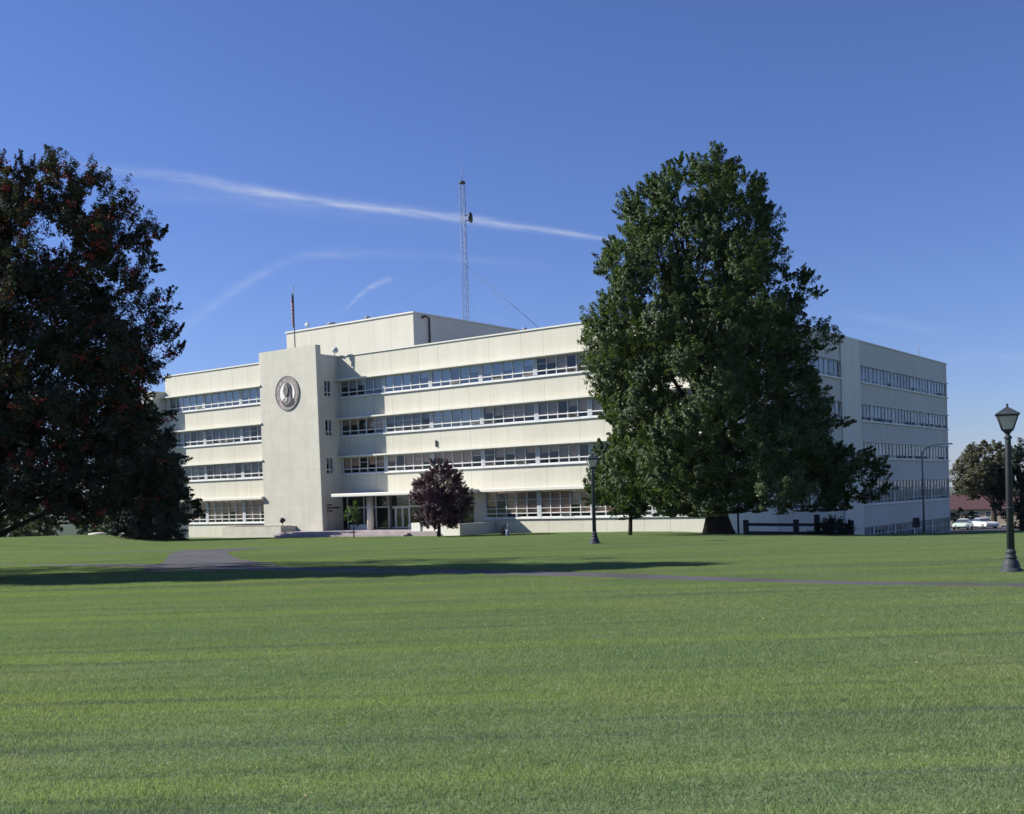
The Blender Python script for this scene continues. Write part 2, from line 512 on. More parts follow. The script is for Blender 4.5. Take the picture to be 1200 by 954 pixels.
path_strip('path', [(-42, 62.0), (-21.6, 47.2), (-13.2, 41.9), (-8.1, 37.8), (-.06, 32.2), (3.8, 28.7), (7.5, 24.9), (10.5, 22.6), (18, 17.5)],
           [.7, .7, .9, 1.0, .85, .68, .56, .56, .56], .012, 'near asphalt path crossing the lawn under the tree shadow')
path_strip('path', [(-50, 64), (-28.5, 61.9), (-18.2, 59.3), (-14.0, 60.6), (-7.2, 62.2), (-.1, 64.4), (2.4, 65.6)],
           [.95, .95, 1.0, 1.0, .9, .8, .8], .03, 'far asphalt path crossing the lawn before the entrance')
path_strip('path', [(-10.9, 40.0), (-12.6, 45.0), (-14.1, 50.0), (-15.3, 54.5), (-15.4, 59.8)],
           [2.4, 1.45, 1.3, 1.45, 2.2], .026, 'short wide asphalt link joining the near and far paths')
# car park on the lower ground to the right
mb = MB()
xs = np.linspace(54, 95, 20); ys = np.linspace(128, 160, 20)
for i in range(19):
    for j in range(19):
        mb.quad([G(xs[i], ys[j], .05), G(xs[i + 1], ys[j], .05), G(xs[i + 1], ys[j + 1], .05), G(xs[i], ys[j + 1], .05)])
tag(mb.build('parking_area', M['parking']), 'asphalt parking area below the lawn at right', 'parking area', kind='structure')


# ---------------------------------------------------------------- grass (one object: a patch of blades plus the points it is set on)
def grass():
    nb = 8500
    base = np.zeros((nb, 3)); base[:, :2] = (rng.uniform(0, 1, (nb, 2)) - rng.uniform(0, 1, (nb, 2))) * .93   # tent density: neighbours blend without seams
    h = rng.gamma(7, .0029, nb).clip(.008, .038); w = rng.uniform(.0014, .0026, nb)
    an = rng.uniform(0, 2 * np.pi, nb); s = np.stack([np.cos(an), np.sin(an), 0 * an], 1) * w[:, None]
    la = rng.uniform(0, 2 * np.pi, nb); lean = np.stack([np.cos(la), np.sin(la), 0 * la], 1) * (h * rng.uniform(.2, 1.3, nb))[:, None]
    up = np.zeros((nb, 3)); up[:, 2] = h
    mid = base + up * .55 + lean * .3; top = base + up + lean
    v = np.stack([base - s, base + s, mid + s * .8, mid - s * .8, top + s * .15, top - s * .15], 1).reshape(-1, 3)
    k = np.arange(nb)[:, None] * 6
    q = np.concatenate([k + np.array([[0, 1, 2, 3]]), k + np.array([[3, 2, 4, 5]])])
    pts = []; scl = []

    def near_path(x, y, r):
        bad = np.zeros(len(x), bool)
        for pl, wd in PATHS:
            for p, ww in zip(pl[::2], wd[::2]):
                bad |= (x - p[0]) ** 2 + (y - p[1]) ** 2 < (ww + r) ** 2
        return bad

    def blocked(x, y):
        u = (x - BO.x) * RX.x + (y - BO.y) * RX.y; vv_ = (x - BO.x) * RY.x + (y - BO.y) * RY.y
        b = (u > -24.5) & (u < 17.3) & (vv_ > -.5)
        b |= (u > -49) & (u < -24) & (vv_ > -2.9)
        b |= (u > -36.9) & (u < -5) & (vv_ > -6.9)
        return b
    gxx, gyy = np.meshgrid(np.arange(-60, 60, .93), np.arange(3.2, 112, .93))
    x = gxx.ravel(); y = gyy.ravel()
    ok = (np.abs(x) < .49 * y + 9) & ~blocked(x, y) & ~((x > 22) & (y > 75))
    x, y = x[ok], y[ok]
    bad = near_path(x, y, .92)
    px, py = x[~bad], y[~bad]
    pts.append(np.stack([px, py, gz(px, py)], 1)); scl.append(np.tile([1, 1, 1.0], (len(px), 1)) * np.stack([np.ones(len(px))] * 2 + [rng.uniform(.75, 1.25, len(px))], 1))
    ex, ey = x[bad], y[bad]
    sub = np.array([(a, b) for a in (-.31, 0, .31) for b in (-.31, 0, .31)])
    ex = (ex[:, None] + sub[:, 0]).ravel(); ey = (ey[:, None] + sub[:, 1]).ravel()
    ok = ~near_path(ex, ey, .12)
    ex, ey = ex[ok], ey[ok]
    pts.append(np.stack([ex, ey, gz(ex, ey)], 1)); scl.append(np.tile([.33, .33, 1.15], (len(ex), 1)))
    pts = np.concatenate(pts); scl = np.concatenate(scl)
    verts = np.concatenate([v, pts])
    o = npmesh('grass', verts, q, blade_material())
    me = o.data
    assert len(me.vertices) == len(verts)
    at = me.attributes.new('is_blade', 'BOOLEAN', 'POINT'); fl = np.zeros(len(verts), bool); fl[:len(v)] = True; at.data.foreach_set('value', fl)
    at = me.attributes.new('patch_scale', 'FLOAT_VECTOR', 'POINT'); sc = np.ones((len(verts), 3), np.float32); sc[len(v):] = scl; at.data.foreach_set('vector', sc.ravel())
    ng = bpy.data.node_groups.new('grass patches', 'GeometryNodeTree')
    ng.interface.new_socket('Geometry', in_out='INPUT', socket_type='NodeSocketGeometry')
    ng.interface.new_socket('Geometry', in_out='OUTPUT', socket_type='NodeSocketGeometry')
    t = NT(ng)
    gi = t.n('NodeGroupInput'); go = t.n('NodeGroupOutput')
    isb = t.n('GeometryNodeInputNamedAttribute', {'Name': 'is_blade'}, data_type='BOOLEAN')
    sep = t.n('GeometryNodeSeparateGeometry', {'Geometry': gi.outputs[0]}, domain='POINT')
    t.link(isb.outputs[0], sep.inputs['Selection'])
    sca = t.n('GeometryNodeInputNamedAttribute', {'Name': 'patch_scale'}, data_type='FLOAT_VECTOR')
    rv = t.n('FunctionNodeRandomValue', data_type='INT')
    rv.inputs['Min'].default_value = 0; rv.inputs['Max'].default_value = 3
    ri = [o_ for o_ in rv.outputs if o_.enabled][0]
    qt = t.n('ShaderNodeMath', {0: ri, 1: math.pi / 2}, operation='MULTIPLY')
    rot = t.n('ShaderNodeCombineXYZ', {2: qt.outputs[0]})
    mp = t.n('GeometryNodeMeshToPoints', {'Mesh': sep.outputs[1]})
    iop = t.n('GeometryNodeInstanceOnPoints', {'Points': mp.outputs[0], 'Instance': sep.outputs[0]})
    t.link(rot.outputs[0], iop.inputs['Rotation']); t.link(sca.outputs[0], iop.inputs['Scale'])
    t.link(iop.outputs[0], go.inputs[0])
    mo = o.modifiers.new('patches', 'NODES'); mo.node_group = ng
    tag(o, 'short mown grass blades covering the lawn', 'grass', kind='stuff')


grass()

# ---------------------------------------------------------------- office building
bld = thing('office_building', BO, 'long cream four storey office block with ribbon windows and a stone entrance tower', 'building', -PHI)
F = {1: (0.0, 2.35), 2: (4.55, 6.17), 3: (8.25, 9.87), 4: (12.04, 13.66)}
ZTOP = 16.02
Z0 = -7.0


def bpart(name, fn, mats, parent=None, bevel=0.0, label=None):
    mb = MB(); fn(mb); o = mb.build(name, mats, parent or bld, bevel)
    if label: o['label'] = label
    return o


def fbox(name, u0, u1, v0, v1, z0, z1, mat, bevel=0.0):
    return bpart(name, lambda m: m.box(u0, u1, v0, v1, z0, z1), mat, None, bevel)


# right wing, street front: bands of wall between the ribbons of glass
for z0, z1, nm, u0 in ((F[1][1] + .27, F[2][0], 'spandrel', -24.2), (F[2][1], F[3][0], 'spandrel', -24.2), (F[3][1], F[4][0], 'spandrel', -24.2), (F[4][1], ZTOP, 'parapet', -24.2), (Z0, 0.0, 'base_wall', -6.55)):
    fbox(nm, u0, 16.82, 0, .30, z0, z1, M['front'])
for k in (1, 2, 3, 4):
    fbox('pier', 16.0, 16.82, 0, .30, F[k][0], F[k][1] + (.27 if k == 1 else 0), M['front'])
fbox('pier', -7.75, -6.55, 0, .30, Z0, F[1][1] + .27, M['front'])
# ledges over the windows, sills under them
for k in (2, 3, 4):
    fbox('ledge', -24.2, 17.3, -.62, 0.0, F[k][1] - .004, F[k][1] + .13, M['trim'])
    fbox('sill', -24.2, 16.95, -.13, .16, F[k][0] - .10, F[k][0] + .02, M['whitepaint'])
fbox('ledge', -6.5, 17.5, -.85, 0.0, F[1][1] - .02, F[1][1] + .27, M['trim'], .03)
fbox('sill', -6.55, 16.95, -.13, .16, -.10, .02, M['whitepaint'])
# left wing
LV = -2.5
for z0, z1, nm in ((F[1][1] + .27, F[2][0], 'spandrel'), (F[2][1], F[3][0], 'spandrel'), (F[3][1], F[4][0], 'spandrel'), (F[4][1], ZTOP, 'parapet'), (Z0, 0.0, 'base_wall')):
    fbox(nm, -48.4, -32.0, LV, LV + .30, z0, z1, M['front'])
for k in (1, 2, 3, 4):
    fbox('pier', -48.4, -47.7, LV, LV + .30, F[k][0], F[k][1] + (.27 if k == 1 else 0), M['front'])
    if k > 1:
        fbox('ledge', -48.6, -32.2, LV - .62, LV, F[k][1] - .004, F[k][1] + .13, M['trim'])
    else:
        fbox('ledge', -48.6, -32.2, LV - .85, LV, F[k][1] - .02, F[k][1] + .27, M['trim'], .03)
    fbox('sill', -47.7, -32.2, LV - .13, LV + .16, F[k][0] - .10, F[k][0] + .02, M['whitepaint'])
# projecting stair bay at the far left end
fbox('stair_bay', -50.4, -48.42, -4.15, 8, Z0, 14.4, M['front'])


# short return wall between tower and right wing, with three little windows and the carved sign
def return_wall(m):
    a, b = -24.5, -24.2
    m.box(a, b, -2.345, -2.02, Z0, ZTOP); m.box(a, b, -1.12, 0.0, Z0, ZTOP)
    zs = [(Z0, F[2][0])] + [(F[k][1], F[k + 1][0]) for k in (2, 3)] + [(F[4][1], ZTOP)]
    for z0, z1 in zs: m.box(a, b, -2.02, -1.12, z0, z1)


bpart('return_wall', return_wall, M['front'])


# tower slab, its foot a touch wider on the right
def tower(m):
    m.hexa([(-32.35, -3.0, Z0), (-23.86, -3.0, Z0), (-23.86, -2.35, Z0), (-32.35, -2.35, Z0),
            (-32.35, -3.0, 16.95), (-24.16, -3.0, 16.95), (-24.16, -2.35, 16.95), (-32.35, -2.35, 16.95)])


tw = bpart('tower', tower, M['stone'], None, .04)
fbox('tower_coping', -32.33, -24.18, -2.98, -2.37, 16.95, 17.01, M['concrete'])

# side front
SC = 16.82
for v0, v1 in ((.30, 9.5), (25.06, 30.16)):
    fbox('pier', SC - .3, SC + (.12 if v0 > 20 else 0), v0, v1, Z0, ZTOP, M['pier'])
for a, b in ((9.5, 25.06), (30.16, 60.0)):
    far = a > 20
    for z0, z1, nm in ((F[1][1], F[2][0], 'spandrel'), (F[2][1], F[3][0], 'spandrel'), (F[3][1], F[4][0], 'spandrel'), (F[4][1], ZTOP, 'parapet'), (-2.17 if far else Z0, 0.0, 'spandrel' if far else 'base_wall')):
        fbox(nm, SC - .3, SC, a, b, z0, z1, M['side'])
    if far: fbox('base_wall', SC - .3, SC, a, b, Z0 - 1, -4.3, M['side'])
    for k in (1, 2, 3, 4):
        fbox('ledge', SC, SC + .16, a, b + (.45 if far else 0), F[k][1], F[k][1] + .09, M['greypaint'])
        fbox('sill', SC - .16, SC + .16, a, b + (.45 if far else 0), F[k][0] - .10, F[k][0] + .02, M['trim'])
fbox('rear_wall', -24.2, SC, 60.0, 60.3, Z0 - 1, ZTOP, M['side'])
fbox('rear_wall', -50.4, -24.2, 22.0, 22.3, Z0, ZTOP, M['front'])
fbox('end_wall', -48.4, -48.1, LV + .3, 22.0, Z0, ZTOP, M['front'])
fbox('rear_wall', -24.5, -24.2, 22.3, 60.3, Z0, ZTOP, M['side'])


# parapet caps
def caps(m):
    z0, z1 = ZTOP + .003, ZTOP + .12
    m.box(-24.2, SC + .09, -.09, .36, z0, z1)
    m.box(SC - .36, SC + .09, .36, 60.35, z0, z1)
    m.box(-48.5, -32.42, LV - .09, LV + .36, z0, z1)
    m.box(-24.56, -24.11, -2.29, -.09, z0, z1)
    m.box(-48.5, -48.04, LV + .36, 22.3, z0, z1)


bpart('parapet_cap', caps, M['trim'])


def roofs(m):
    m.box(-24.18, SC - .31, .31, 59.99, 15.2, 15.5); m.box(-48.1, -24.52, LV + .3, 22, 15.2, 15.5)


bpart('roof', roofs, M['roofing'])
# penthouse
ph = fbox('penthouse', -38.7, -20.0, 6.5, 40.0, 15.4, 20.6, M['front'])
bpart('cap', lambda m: m.box(-38.8, -19.9, 6.4, 40.1, 20.603, 20.75), M['trim'], ph)


# interior: back walls and floor slabs seen through the glass
def interior(m):
    m.box(-24.0, 12.6, 4.2, 4.4, Z0, 15.0); m.box(12.4, 12.6, 4.4, 59, Z0, 15.0)
    m.box(-47.9, -24.6, 1.6, 1.8, Z0, 15.0)
    for z in (-1.1, 3.2, 7.0, 10.75, 14.2):
        m.box(-24.1, 16.45, .32, 4.2, z, z + .3); m.box(12.6, 16.45, 4.2, 59.9, z, z + .3); m.box(-48.0, -24.6, LV + .32, 1.6, z, z + .3)
    for u in (-18.3, -6.5, 4.8): m.box(u, u + .15, .34, 4.2, Z0, 15.0)
    for v in (9.4, 25.2, 40.0): m.box(12.6, 16.4, v, v + .15, Z0, 15.0)
    m.box(-40.0, -39.85, LV + .34, 1.6, Z0, 15.0)


bpart('interior', interior, M['interior'])


def window(axis_, a0, a1, off, z0, z1, n, style, blind, glass, pier=.34, cover=(.35, 1.0), open_p=.2, parent=None):
    """one bay of a ribbon: frame, glass, blinds. axis_ 'f': along the front at v = off; 's': along the side at u = off"""
    def mp(a, d, z):      # d: outward positive
        return (a, off - d, z) if axis_ == 'f' else (off + d, a, z)

    def bx(m, b0, b1, d0, d1, y0, y1, mi=0):
        p = mp(b0, d0, y0); q = mp(b1, d1, y1)
        m.box(min(p[0], q[0]), max(p[0], q[0]), min(p[1], q[1]), max(p[1], q[1]), y0, y1, mi)
    rd = random.Random(f"{axis_}{a0:.1f}{z0:.1f}{off:.1f}")
    fr = MB(); gl = MB(); bl = MB()
    s = a0 + pier / 2; e = a1 - pier / 2; w = (e - s) / n
    if pier > .1:
        bx(fr, a0 - pier / 2 + .002, s, -.16, -.02, z0 + .02, z1, 1)
    if style == 'front':
        bars = [(z0 + .46, .045)]
    elif style == 'ground':
        bars = [(z0 + .40, .04), (z0 + .82, .025), (z0 + 1.55, .025)]
    else:
        bars = [(z0 + .42, .025)] if z1 - z0 < 2 else [(z0 + .42, .025), (z0 + 1.3, .025)]
    tm = 0 if style != 'side' else 1
    bx(fr, s, e, -.15, -.04, z0 + .02, z0 + .10, tm); bx(fr, s, e, -.15, -.04, z1 - .07, z1, tm)
    for i in range(n + 1):
        c = s + i * w; hw = .035 if 0 < i < n else .045
        c0, c1 = max(c - hw, s), min(c + hw, e)
        bx(fr, c0, c1, -.14, -.025 if style != 'side' else -.03, z0 + .10, z1 - .07, tm)
    for i in range(n):
        l, r = s + i * w + .045, s + (i + 1) * w - .045
        for bz, hh in bars:
            bx(fr, l, r, -.13, -.035, bz - hh, bz + hh, tm)
        if rd.random() < .25 and style == 'front':
            zz = (z0 + .5 + z1) / 2; bx(fr, l, r, -.125, -.05, zz - .018, zz + .018, 0)
        # hoppers: some stand open
        if rd.random() < open_p and z1 - z0 < 2.5:
            t_ = rd.uniform(.12, .3); zb, zt = z0 + .12, z0 + .40
            pts = [mp(l, -.06, zb), mp(r, -.06, zb), mp(r, t_, zt), mp(l, t_, zt)]
            gl.quad(pts)
            for q0, q1 in ((l, l + .035), (r - .035, r)):
                fr.hexa([mp(q0, -.08, zb), mp(q1, -.08, zb), mp(q1, -.05, zb), mp(q0, -.05, zb), mp(q0, t_ - .02, zt), mp(q1, t_ - .02, zt), mp(q1, t_ + .02, zt), mp(q0, t_ + .02, zt)], 2 if style == 'side' else 0)
            gl.quad([mp(l, -.09, z0 + .44), mp(r, -.09, z0 + .44), mp(r, -.09, z1 - .07), mp(l, -.09, z1 - .07)])
        else:
            k = rd.uniform(-.012, .012)
            gl.quad([mp(l - .02, -.09 - k, z0 + .08), mp(r + .02, -.09 + k, z0 + .08), mp(r + .02, -.09 + k, z1 - .05), mp(l - .02, -.09 - k, z1 - .05)])
        if blind:
            dr = rd.choice((cover[1], cover[1], rd.uniform(*cover), rd.uniform(*cover), cover[0]))
            if rd.random() < (.06 if style == 'ground' else .2): dr = .08
            zb = z1 - .03 - (z1 - z0 - .06) * dr
            if style == 'front' and dr > .1: zb = max(zb, z0 + .40) if rd.random() < .75 else zb
            nb_ = len(bl.v)
            if not nb_: bl.v.append(mp(s, -.24, z1 + .03)); nb_ = 1
            bl.v += [mp(s + i * w + .012, -.24, zb), mp(s + (i + 1) * w - .012, -.24, zb), mp(s + (i + 1) * w, -.24, z1 + .03)]
            bl.f.append((nb_ - 1, nb_, nb_ + 1, nb_ + 2)); bl.mi.append(rd.randrange(len(blind))); bl.sm.append(False)
    fo = fr.build('window', [M['whitepaint'], M['greypaint'], M['dark']], parent or bld)
    gl.build('pane', glass, fo)
    if bl.f: bl.build('blind', blind, fo)
    return fo


for i in range(7):
    a, b = FRONT_BAYS[i], FRONT_BAYS[i + 1]
    for k in (1, 2, 3, 4):
        if k == 1 and i < 3: continue
        blind = M['blind_ground'] if k == 1 else M['blind_tan'] if k == 2 or (k == 3 and i not in (1, 2)) else (M['blind_grey'] if k == 3 else M['blind_pale'] if i < 4 else M['blind_tan'])
        window('f', a, b, 0, F[k][0], F[k][1], 5, 'ground' if k == 1 else 'front', blind,
               M['glassblue'] if (k == 4 and i in (1, 2, 3)) or (k == 3 and i in (2,)) else M['glass'], cover=(.55, .85) if k == 1 else (.35, .8))
LB = [-47.9, -41.95, -36.0, -32.2]
for i in range(3):
    for k in (1, 2, 3, 4):
        window('f', LB[i], LB[i + 1], LV, F[k][0], F[k][1], 5 if i < 2 else 3, 'ground' if k == 1 else 'front',
               M['blind_ground'] if k == 1 else M['blind_grey'] if k < 4 else M['blind_pale'], M['glassblue'] if k == 4 else M['glass'], cover=(.5, .85))
for k in (2, 3, 4):
    window('s', -2.02, -1.12, -24.2, F[k][0], F[k][1], 2, 'front', M['blind_grey'], M['glass'], pier=0.0)
SB = [30.16, 33.39, 40.02, 46.5, 53.14, 59.9]
for i in range(5):
    for k in (1, 2, 3, 4):
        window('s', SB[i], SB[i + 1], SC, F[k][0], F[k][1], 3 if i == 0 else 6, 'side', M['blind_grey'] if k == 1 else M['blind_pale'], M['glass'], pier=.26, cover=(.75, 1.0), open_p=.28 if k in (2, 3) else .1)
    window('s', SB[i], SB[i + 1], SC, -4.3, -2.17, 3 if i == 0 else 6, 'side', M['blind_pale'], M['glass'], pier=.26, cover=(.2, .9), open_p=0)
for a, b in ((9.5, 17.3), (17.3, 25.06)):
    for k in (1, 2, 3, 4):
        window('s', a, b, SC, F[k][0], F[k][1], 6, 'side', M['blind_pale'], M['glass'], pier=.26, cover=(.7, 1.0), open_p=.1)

# entrance
fbox('entrance_canopy', -22.7, -6.5, -3.0, 0.0, F[1][1] - .04, F[1][1] + .27, M['trim'], .05)
fbox('terrace', -27.6, -7.76, -5.2, 4.2, Z0, -.90, M['paver'])


def steps(m):
    m.box(-27.6, -10.8, -5.6, -5.2, Z0, -1.03); m.box(-27.6, -10.8, -6.0, -5.6, Z0, -1.16)


bpart('steps', steps, M['paver'])
bpart('column', lambda m: m.lathe([(.33, -.90), (.33, F[1][1] - .04)], 24, 0, (-19.55, -1.0)), M['trim'])
fbox('plinth', -23.2, -20.6, -.1, .5, -.90, -.42, M['trim'])
fbox('plinth', -15.6, -14.2, -.1, .5, -.90, -.42, M['trim'])
fbox('lobby_wall', -24.2, -7.75, 4.0, 4.19, -.9, 2.6, M['interior'])
fbox('lobby_wall', -7.76, -7.56, .3, 4.0, -.9, 2.6, M['front'])


def ent_frame(m):
    for u in (-24.15, -21.9, -20.3, -18.65, -15.95, -14.2, -12.0, -9.9, -7.83):
        m.box(u - .05, u + .05, .55, .67, -.9, 2.36)
    us = (-24.1, -21.95, -21.85, -20.35, -20.25, -18.7, -18.6, -16.0, -15.9, -14.25, -14.15, -12.05, -11.95, -9.95, -9.85, -7.88)
    for a, b in zip(us[::2], us[1::2]):
        m.box(a, b, .56, .66, 1.17, 1.29); m.box(a, b, .56, .66, 2.28, 2.36)
        if not (a > -18.65 and b < -15.9): m.box(a, b, .56, .66, -.9, -.80)


ef = bpart('entrance_window', ent_frame, M['whitepaint'])
ep = MB()
ep.quad([(-24.1, .62, 1.2), (-7.9, .62, 1.2), (-7.9, .62, 2.3), (-24.1, .62, 2.3)])
ep.quad([(-24.1, .62, -.85), (-18.6, .62, -.85), (-18.6, .62, 1.2), (-24.1, .62, 1.2)])
ep.quad([(-15.95, .62, -.85), (-7.9, .62, -.85), (-7.9, .62, 1.2), (-15.95, .62, 1.2)])
ep.build('pane', M['dglass'], ef)
for j in range(3):
    u0 = -18.58 + j * .87

    def dr(m, u0=u0):
        u1 = u0 + .84
        m.box(u0, u0 + .09, .55, .60, -.88, 1.15); m.box(u1 - .09, u1, .55, .60, -.88, 1.15)
        m.box(u0 + .09, u1 - .09, .55, .60, -.88, -.70); m.box(u0 + .09, u1 - .09, .55, .60, 1.06, 1.15)
    d_ = bpart('door', dr, M['whitepaint'])
    g_ = MB(); g_.quad([(u0 + .09, .575, -.7), (u0 + .75, .575, -.7), (u0 + .75, .575, 1.06), (u0 + .09, .575, 1.06)]); g_.build('pane', M['dglass'], d_)
    h_ = MB(); h_.tube([(u0 + .7, .50, .0), (u0 + .7, .50, .35)], .018, 8); h_.build('handle', M['chrome'], d_)

# seal on the tower: ring, pale field, bust in relief
SU, SZ, SV = -28.3, 12.66, -3.0
seal = bpart('seal', lambda m: m.prism([(1.18 * math.cos(i * math.pi / 32), 1.18 * math.sin(i * math.pi / 32)) for i in range(64)], lambda a, b, d: (SU + a, SV - d, SZ + b), -.03, .06), M['sealfield'])


def ring(m):
    n = 64
    for i in range(n):
        a0, a1 = 2 * math.pi * i / n, 2 * math.pi * (i + 1) / n
        for r0, r1, d in ((1.10, 1.17, .085), (1.17, 1.60, .06), (1.60, 1.70, .09)):
            p = lambda r, a, dd: (SU + r * math.cos(a), SV - dd, SZ + r * math.sin(a))
            m.hexa([p(r0, a0, -.02), p(r1, a0, -.02), p(r1, a1, -.02), p(r0, a1, -.02), p(r0, a0, d), p(r1, a0, d), p(r1, a1, d), p(r0, a1, d)], 0 if r0 == 1.17 else 1)


bpart('ring', ring, [M['sealring'], M['bustmid']], seal)


def relief(name, poly, d0, d1, mat):
    poly = [(a * 1.16 + .02, b * 1.14 - .02) for a, b in poly]; d0 *= .7; d1 *= .7
    bpart(name, lambda m: m.prism(poly, lambda a, b, d: (SU + a, SV - d, SZ + b), d0, d1), mat, seal, .015)


relief('coat', [(-.72, -.72), (-.55, -.50), (-.36, -.42), (-.22, -.20), (.10, -.30), (.38, -.12), (.52, -.30), (.80, -.55), (.86, -.78), (.62, -1.02), (.25, -1.14), (-.1, -1.15), (-.42, -1.05)], .06, .16, M['bustdark'])
relief('shirt', [(-.46, -.62), (-.34, -.46), (-.24, -.62), (-.30, -.84)], .16, .24, M['bustlight'])
relief('lapel', [(-.50, -.62), (-.30, -.45), (-.14, -.28), (.16, -.36), (.46, -.22), (.62, -.48), (.50, -.78), (.16, -.98), (-.12, -1.02), (-.36, -.84)], .15, .21, M['bustmid'])
relief('cravat', [(-.16, -.30), (.10, -.36), (.06, -.62), (-.08, -.80), (-.20, -.58)], .20, .26, M['bustlight'])
relief('hair', [(-.30, .66), (-.18, .84), (.02, .93), (.24, .90), (.42, .74), (.52, .48), (.52, .16), (.50, -.10), (.56, -.26), (.40, -.30), (.26, -.20), (.10, -.24), (.15, .08), (.23, .36), (.16, .56), (-.02, .72), (-.2, .70)], .06, .20, M['bustdark'])
relief('face', [(-.34, .58), (-.26, .70), (-.06, .79), (.13, .69), (.25, .42), (.20, .12), (.14, -.10), (.0, -.26), (-.18, -.26), (-.30, -.16), (-.33, -.04), (-.36, .06), (-.38, .16), (-.46, .20), (-.42, .34), (-.36, .44)], .18, .28, M['bustmid'])
relief('nose', [(-.33, .42), (-.26, .44), (-.24, .18), (-.44, .18)], .27, .33, M['bustlight'])
relief('eye', [(-.30, .42), (-.16, .44), (-.14, .36), (-.28, .34)], .27, .30, M['bustdark'])
relief('eye', [(-.02, .44), (.12, .43), (.12, .35), (-.02, .35)], .27, .30, M['bustdark'])
relief('mouth', [(-.28, .04), (-.06, .05), (-.06, .01), (-.27, .0)], .27, .30, M['bustdark'])


def text_mesh(txt, size, depth):
    cu = bpy.data.curves.new('lettering', 'FONT'); cu.body = txt; cu.size = size; cu.extrude = depth; cu.align_x = 'CENTER'; cu.resolution_u = 3
    o = bpy.data.objects.new('lettering', cu); COL.objects.link(o)
    dg = bpy.context.evaluated_depsgraph_get(); dg.update()
    me = bpy.data.meshes.new_from_object(o.evaluated_get(dg)); me.name = 'lettering'
    bpy.data.objects.remove(o); bpy.data.curves.remove(cu)
    return me


# ring lettering in one mesh
def ring_text(txt, a_start, a_end, r, flip):
    out = []; n = len(txt)
    for i, ch in enumerate(txt):
        if ch == ' ': continue
        a = a_start + (a_end - a_start) * (i / (n - 1))
        me = text_mesh(ch, .27, .012)
        rot = a - math.pi / 2 if not flip else a + math.pi / 2
        ca, sa = math.cos(rot), math.sin(rot)
        rr = r if not flip else r + .19
        cx, cz = SU + rr * math.cos(a), SZ + rr * math.sin(a)
        vs = [(cx + v.co.x * ca - v.co.y * sa, SV - .068 - v.co.z, cz + v.co.x * sa + v.co.y * ca) for v in me.vertices]
        out.append((vs, [tuple(p.vertices) for p in me.polygons])); bpy.data.meshes.remove(me)
    return out


lt = MB()
for vs, fs in ring_text('THE SEAL OF THE STATE OF WASHINGTON', R(215), R(-35), 1.325, False) + ring_text('1889', R(255), R(285), 1.325, True):
    n = len(lt.v); lt.v += vs
    for f in fs: lt.f.append(tuple(n + i for i in f)); lt.mi.append(0); lt.sm.append(False)
lt.build('lettering', M['bustlight'], seal)

# sign letters on the return wall: three short lines
sg = MB()
for txt, zz, w in (('GENERAL', 1.50, 0), ('ADMINISTRATION', 1.20, 0), ('BUILDING', .90, 0)):
    me = text_mesh(txt, .24, .02)
    xs_ = [v.co.x for v in me.vertices]; x0 = min(xs_)
    n = len(sg.v)
    sg.v += [(-24.2 + .025 + v.co.z, -2.42 + (v.co.x - x0) * .98, zz + v.co.y) for v in me.vertices]
    for p in me.polygons: sg.f.append(tuple(n + i for i in p.vertices)); sg.mi.append(0); sg.sm.append(False)
    bpy.data.meshes.remove(me)
so = sg.build('sign_lettering', M['lettering'], bld)
so['label'] = 'dark raised letters GENERAL ADMINISTRATION BUILDING'

# roof bits
bpart('drain_pipe', lambda m: m.tube([(-19.85, 8.8, 16.4), (-19.85, 8.8, 20.3), (-19.85, 8.2, 20.45), (-19.85, 7.7, 20.2)], .09, 8), M['dark'])
for u, v, z, w in ((-32.3, 7.2, 20.75, .55), (-26.8, 7.0, 20.75, .30), (-20.3, 26.0, 20.75, .3)):
    bpart('roof_vent', lambda m: m.lathe([(w * .6, z), (w * .6, z + .18), (w, z + .2), (w * .8, z + .34), (.05, z + .4)], 14, 0, (u, v)), M['steel'])
bpart('antenna', lambda m: m.tube([(SC - .4, 51, 16.1), (SC - .4, 51, 17.9)], .03, 6), M['steel'])
bpart('wall_fixture', lambda m: m.box(-11.95, -11.8, -.12, 0, 6.62, 7.2), M['dark'])


def floodlight(name, label, loc, rz, tilt, scale=1.0):
    t = thing(name, loc, label, 'floodlight', rz)
    p = MB(); p.tube([(0, 0, 0), (0, 0, .45 * scale)], .04 * scale, 8); p.box(-.12 * scale, .12 * scale, -.12 * scale, .12 * scale, 0, .04); p.build('post', M['steel'], t)
    h = MB(); c, s = math.cos(tilt), math.sin(tilt)
    prof = [(.10, -.25), (.20, -.18), (.30, .15), (.31, .18)]
    n0 = len(h.v)
    h.lathe([(r * scale, z * scale) for r, z in prof], 16)
    h.v = [(v[0], v[2] * c - v[1] * s, .55 * scale + v[2] * s + v[1] * c) for v in h.v]
    ho = h.build('lamp_housing', M['greypaint'] if 'dark' not in label else M['dark'], t)
    return t


floodlight('roof_floodlight', 'small pale floodlight perched on the roof corner beside the stone tower', B(-24.35, -.3, 16.14), -PHI, .35, 1.0)
floodlight('roof_floodlight', 'white floodlight on the penthouse roof edge near the flag pole', B(-35.8, 6.9, 20.75), -PHI - 1.2, .1, .9)
floodlight('ground_floodlight', 'dark floodlight on the long low planter wall, tilted up at the tower', B(-28.3, -4.2, -.33), -PHI, .9, .95)

# mast on the roof
mast = thing('radio_mast', B(-24.0, 20, 15.5), 'tall slim steel lattice radio mast with a dish above the penthouse', 'radio mast', -PHI + .35)


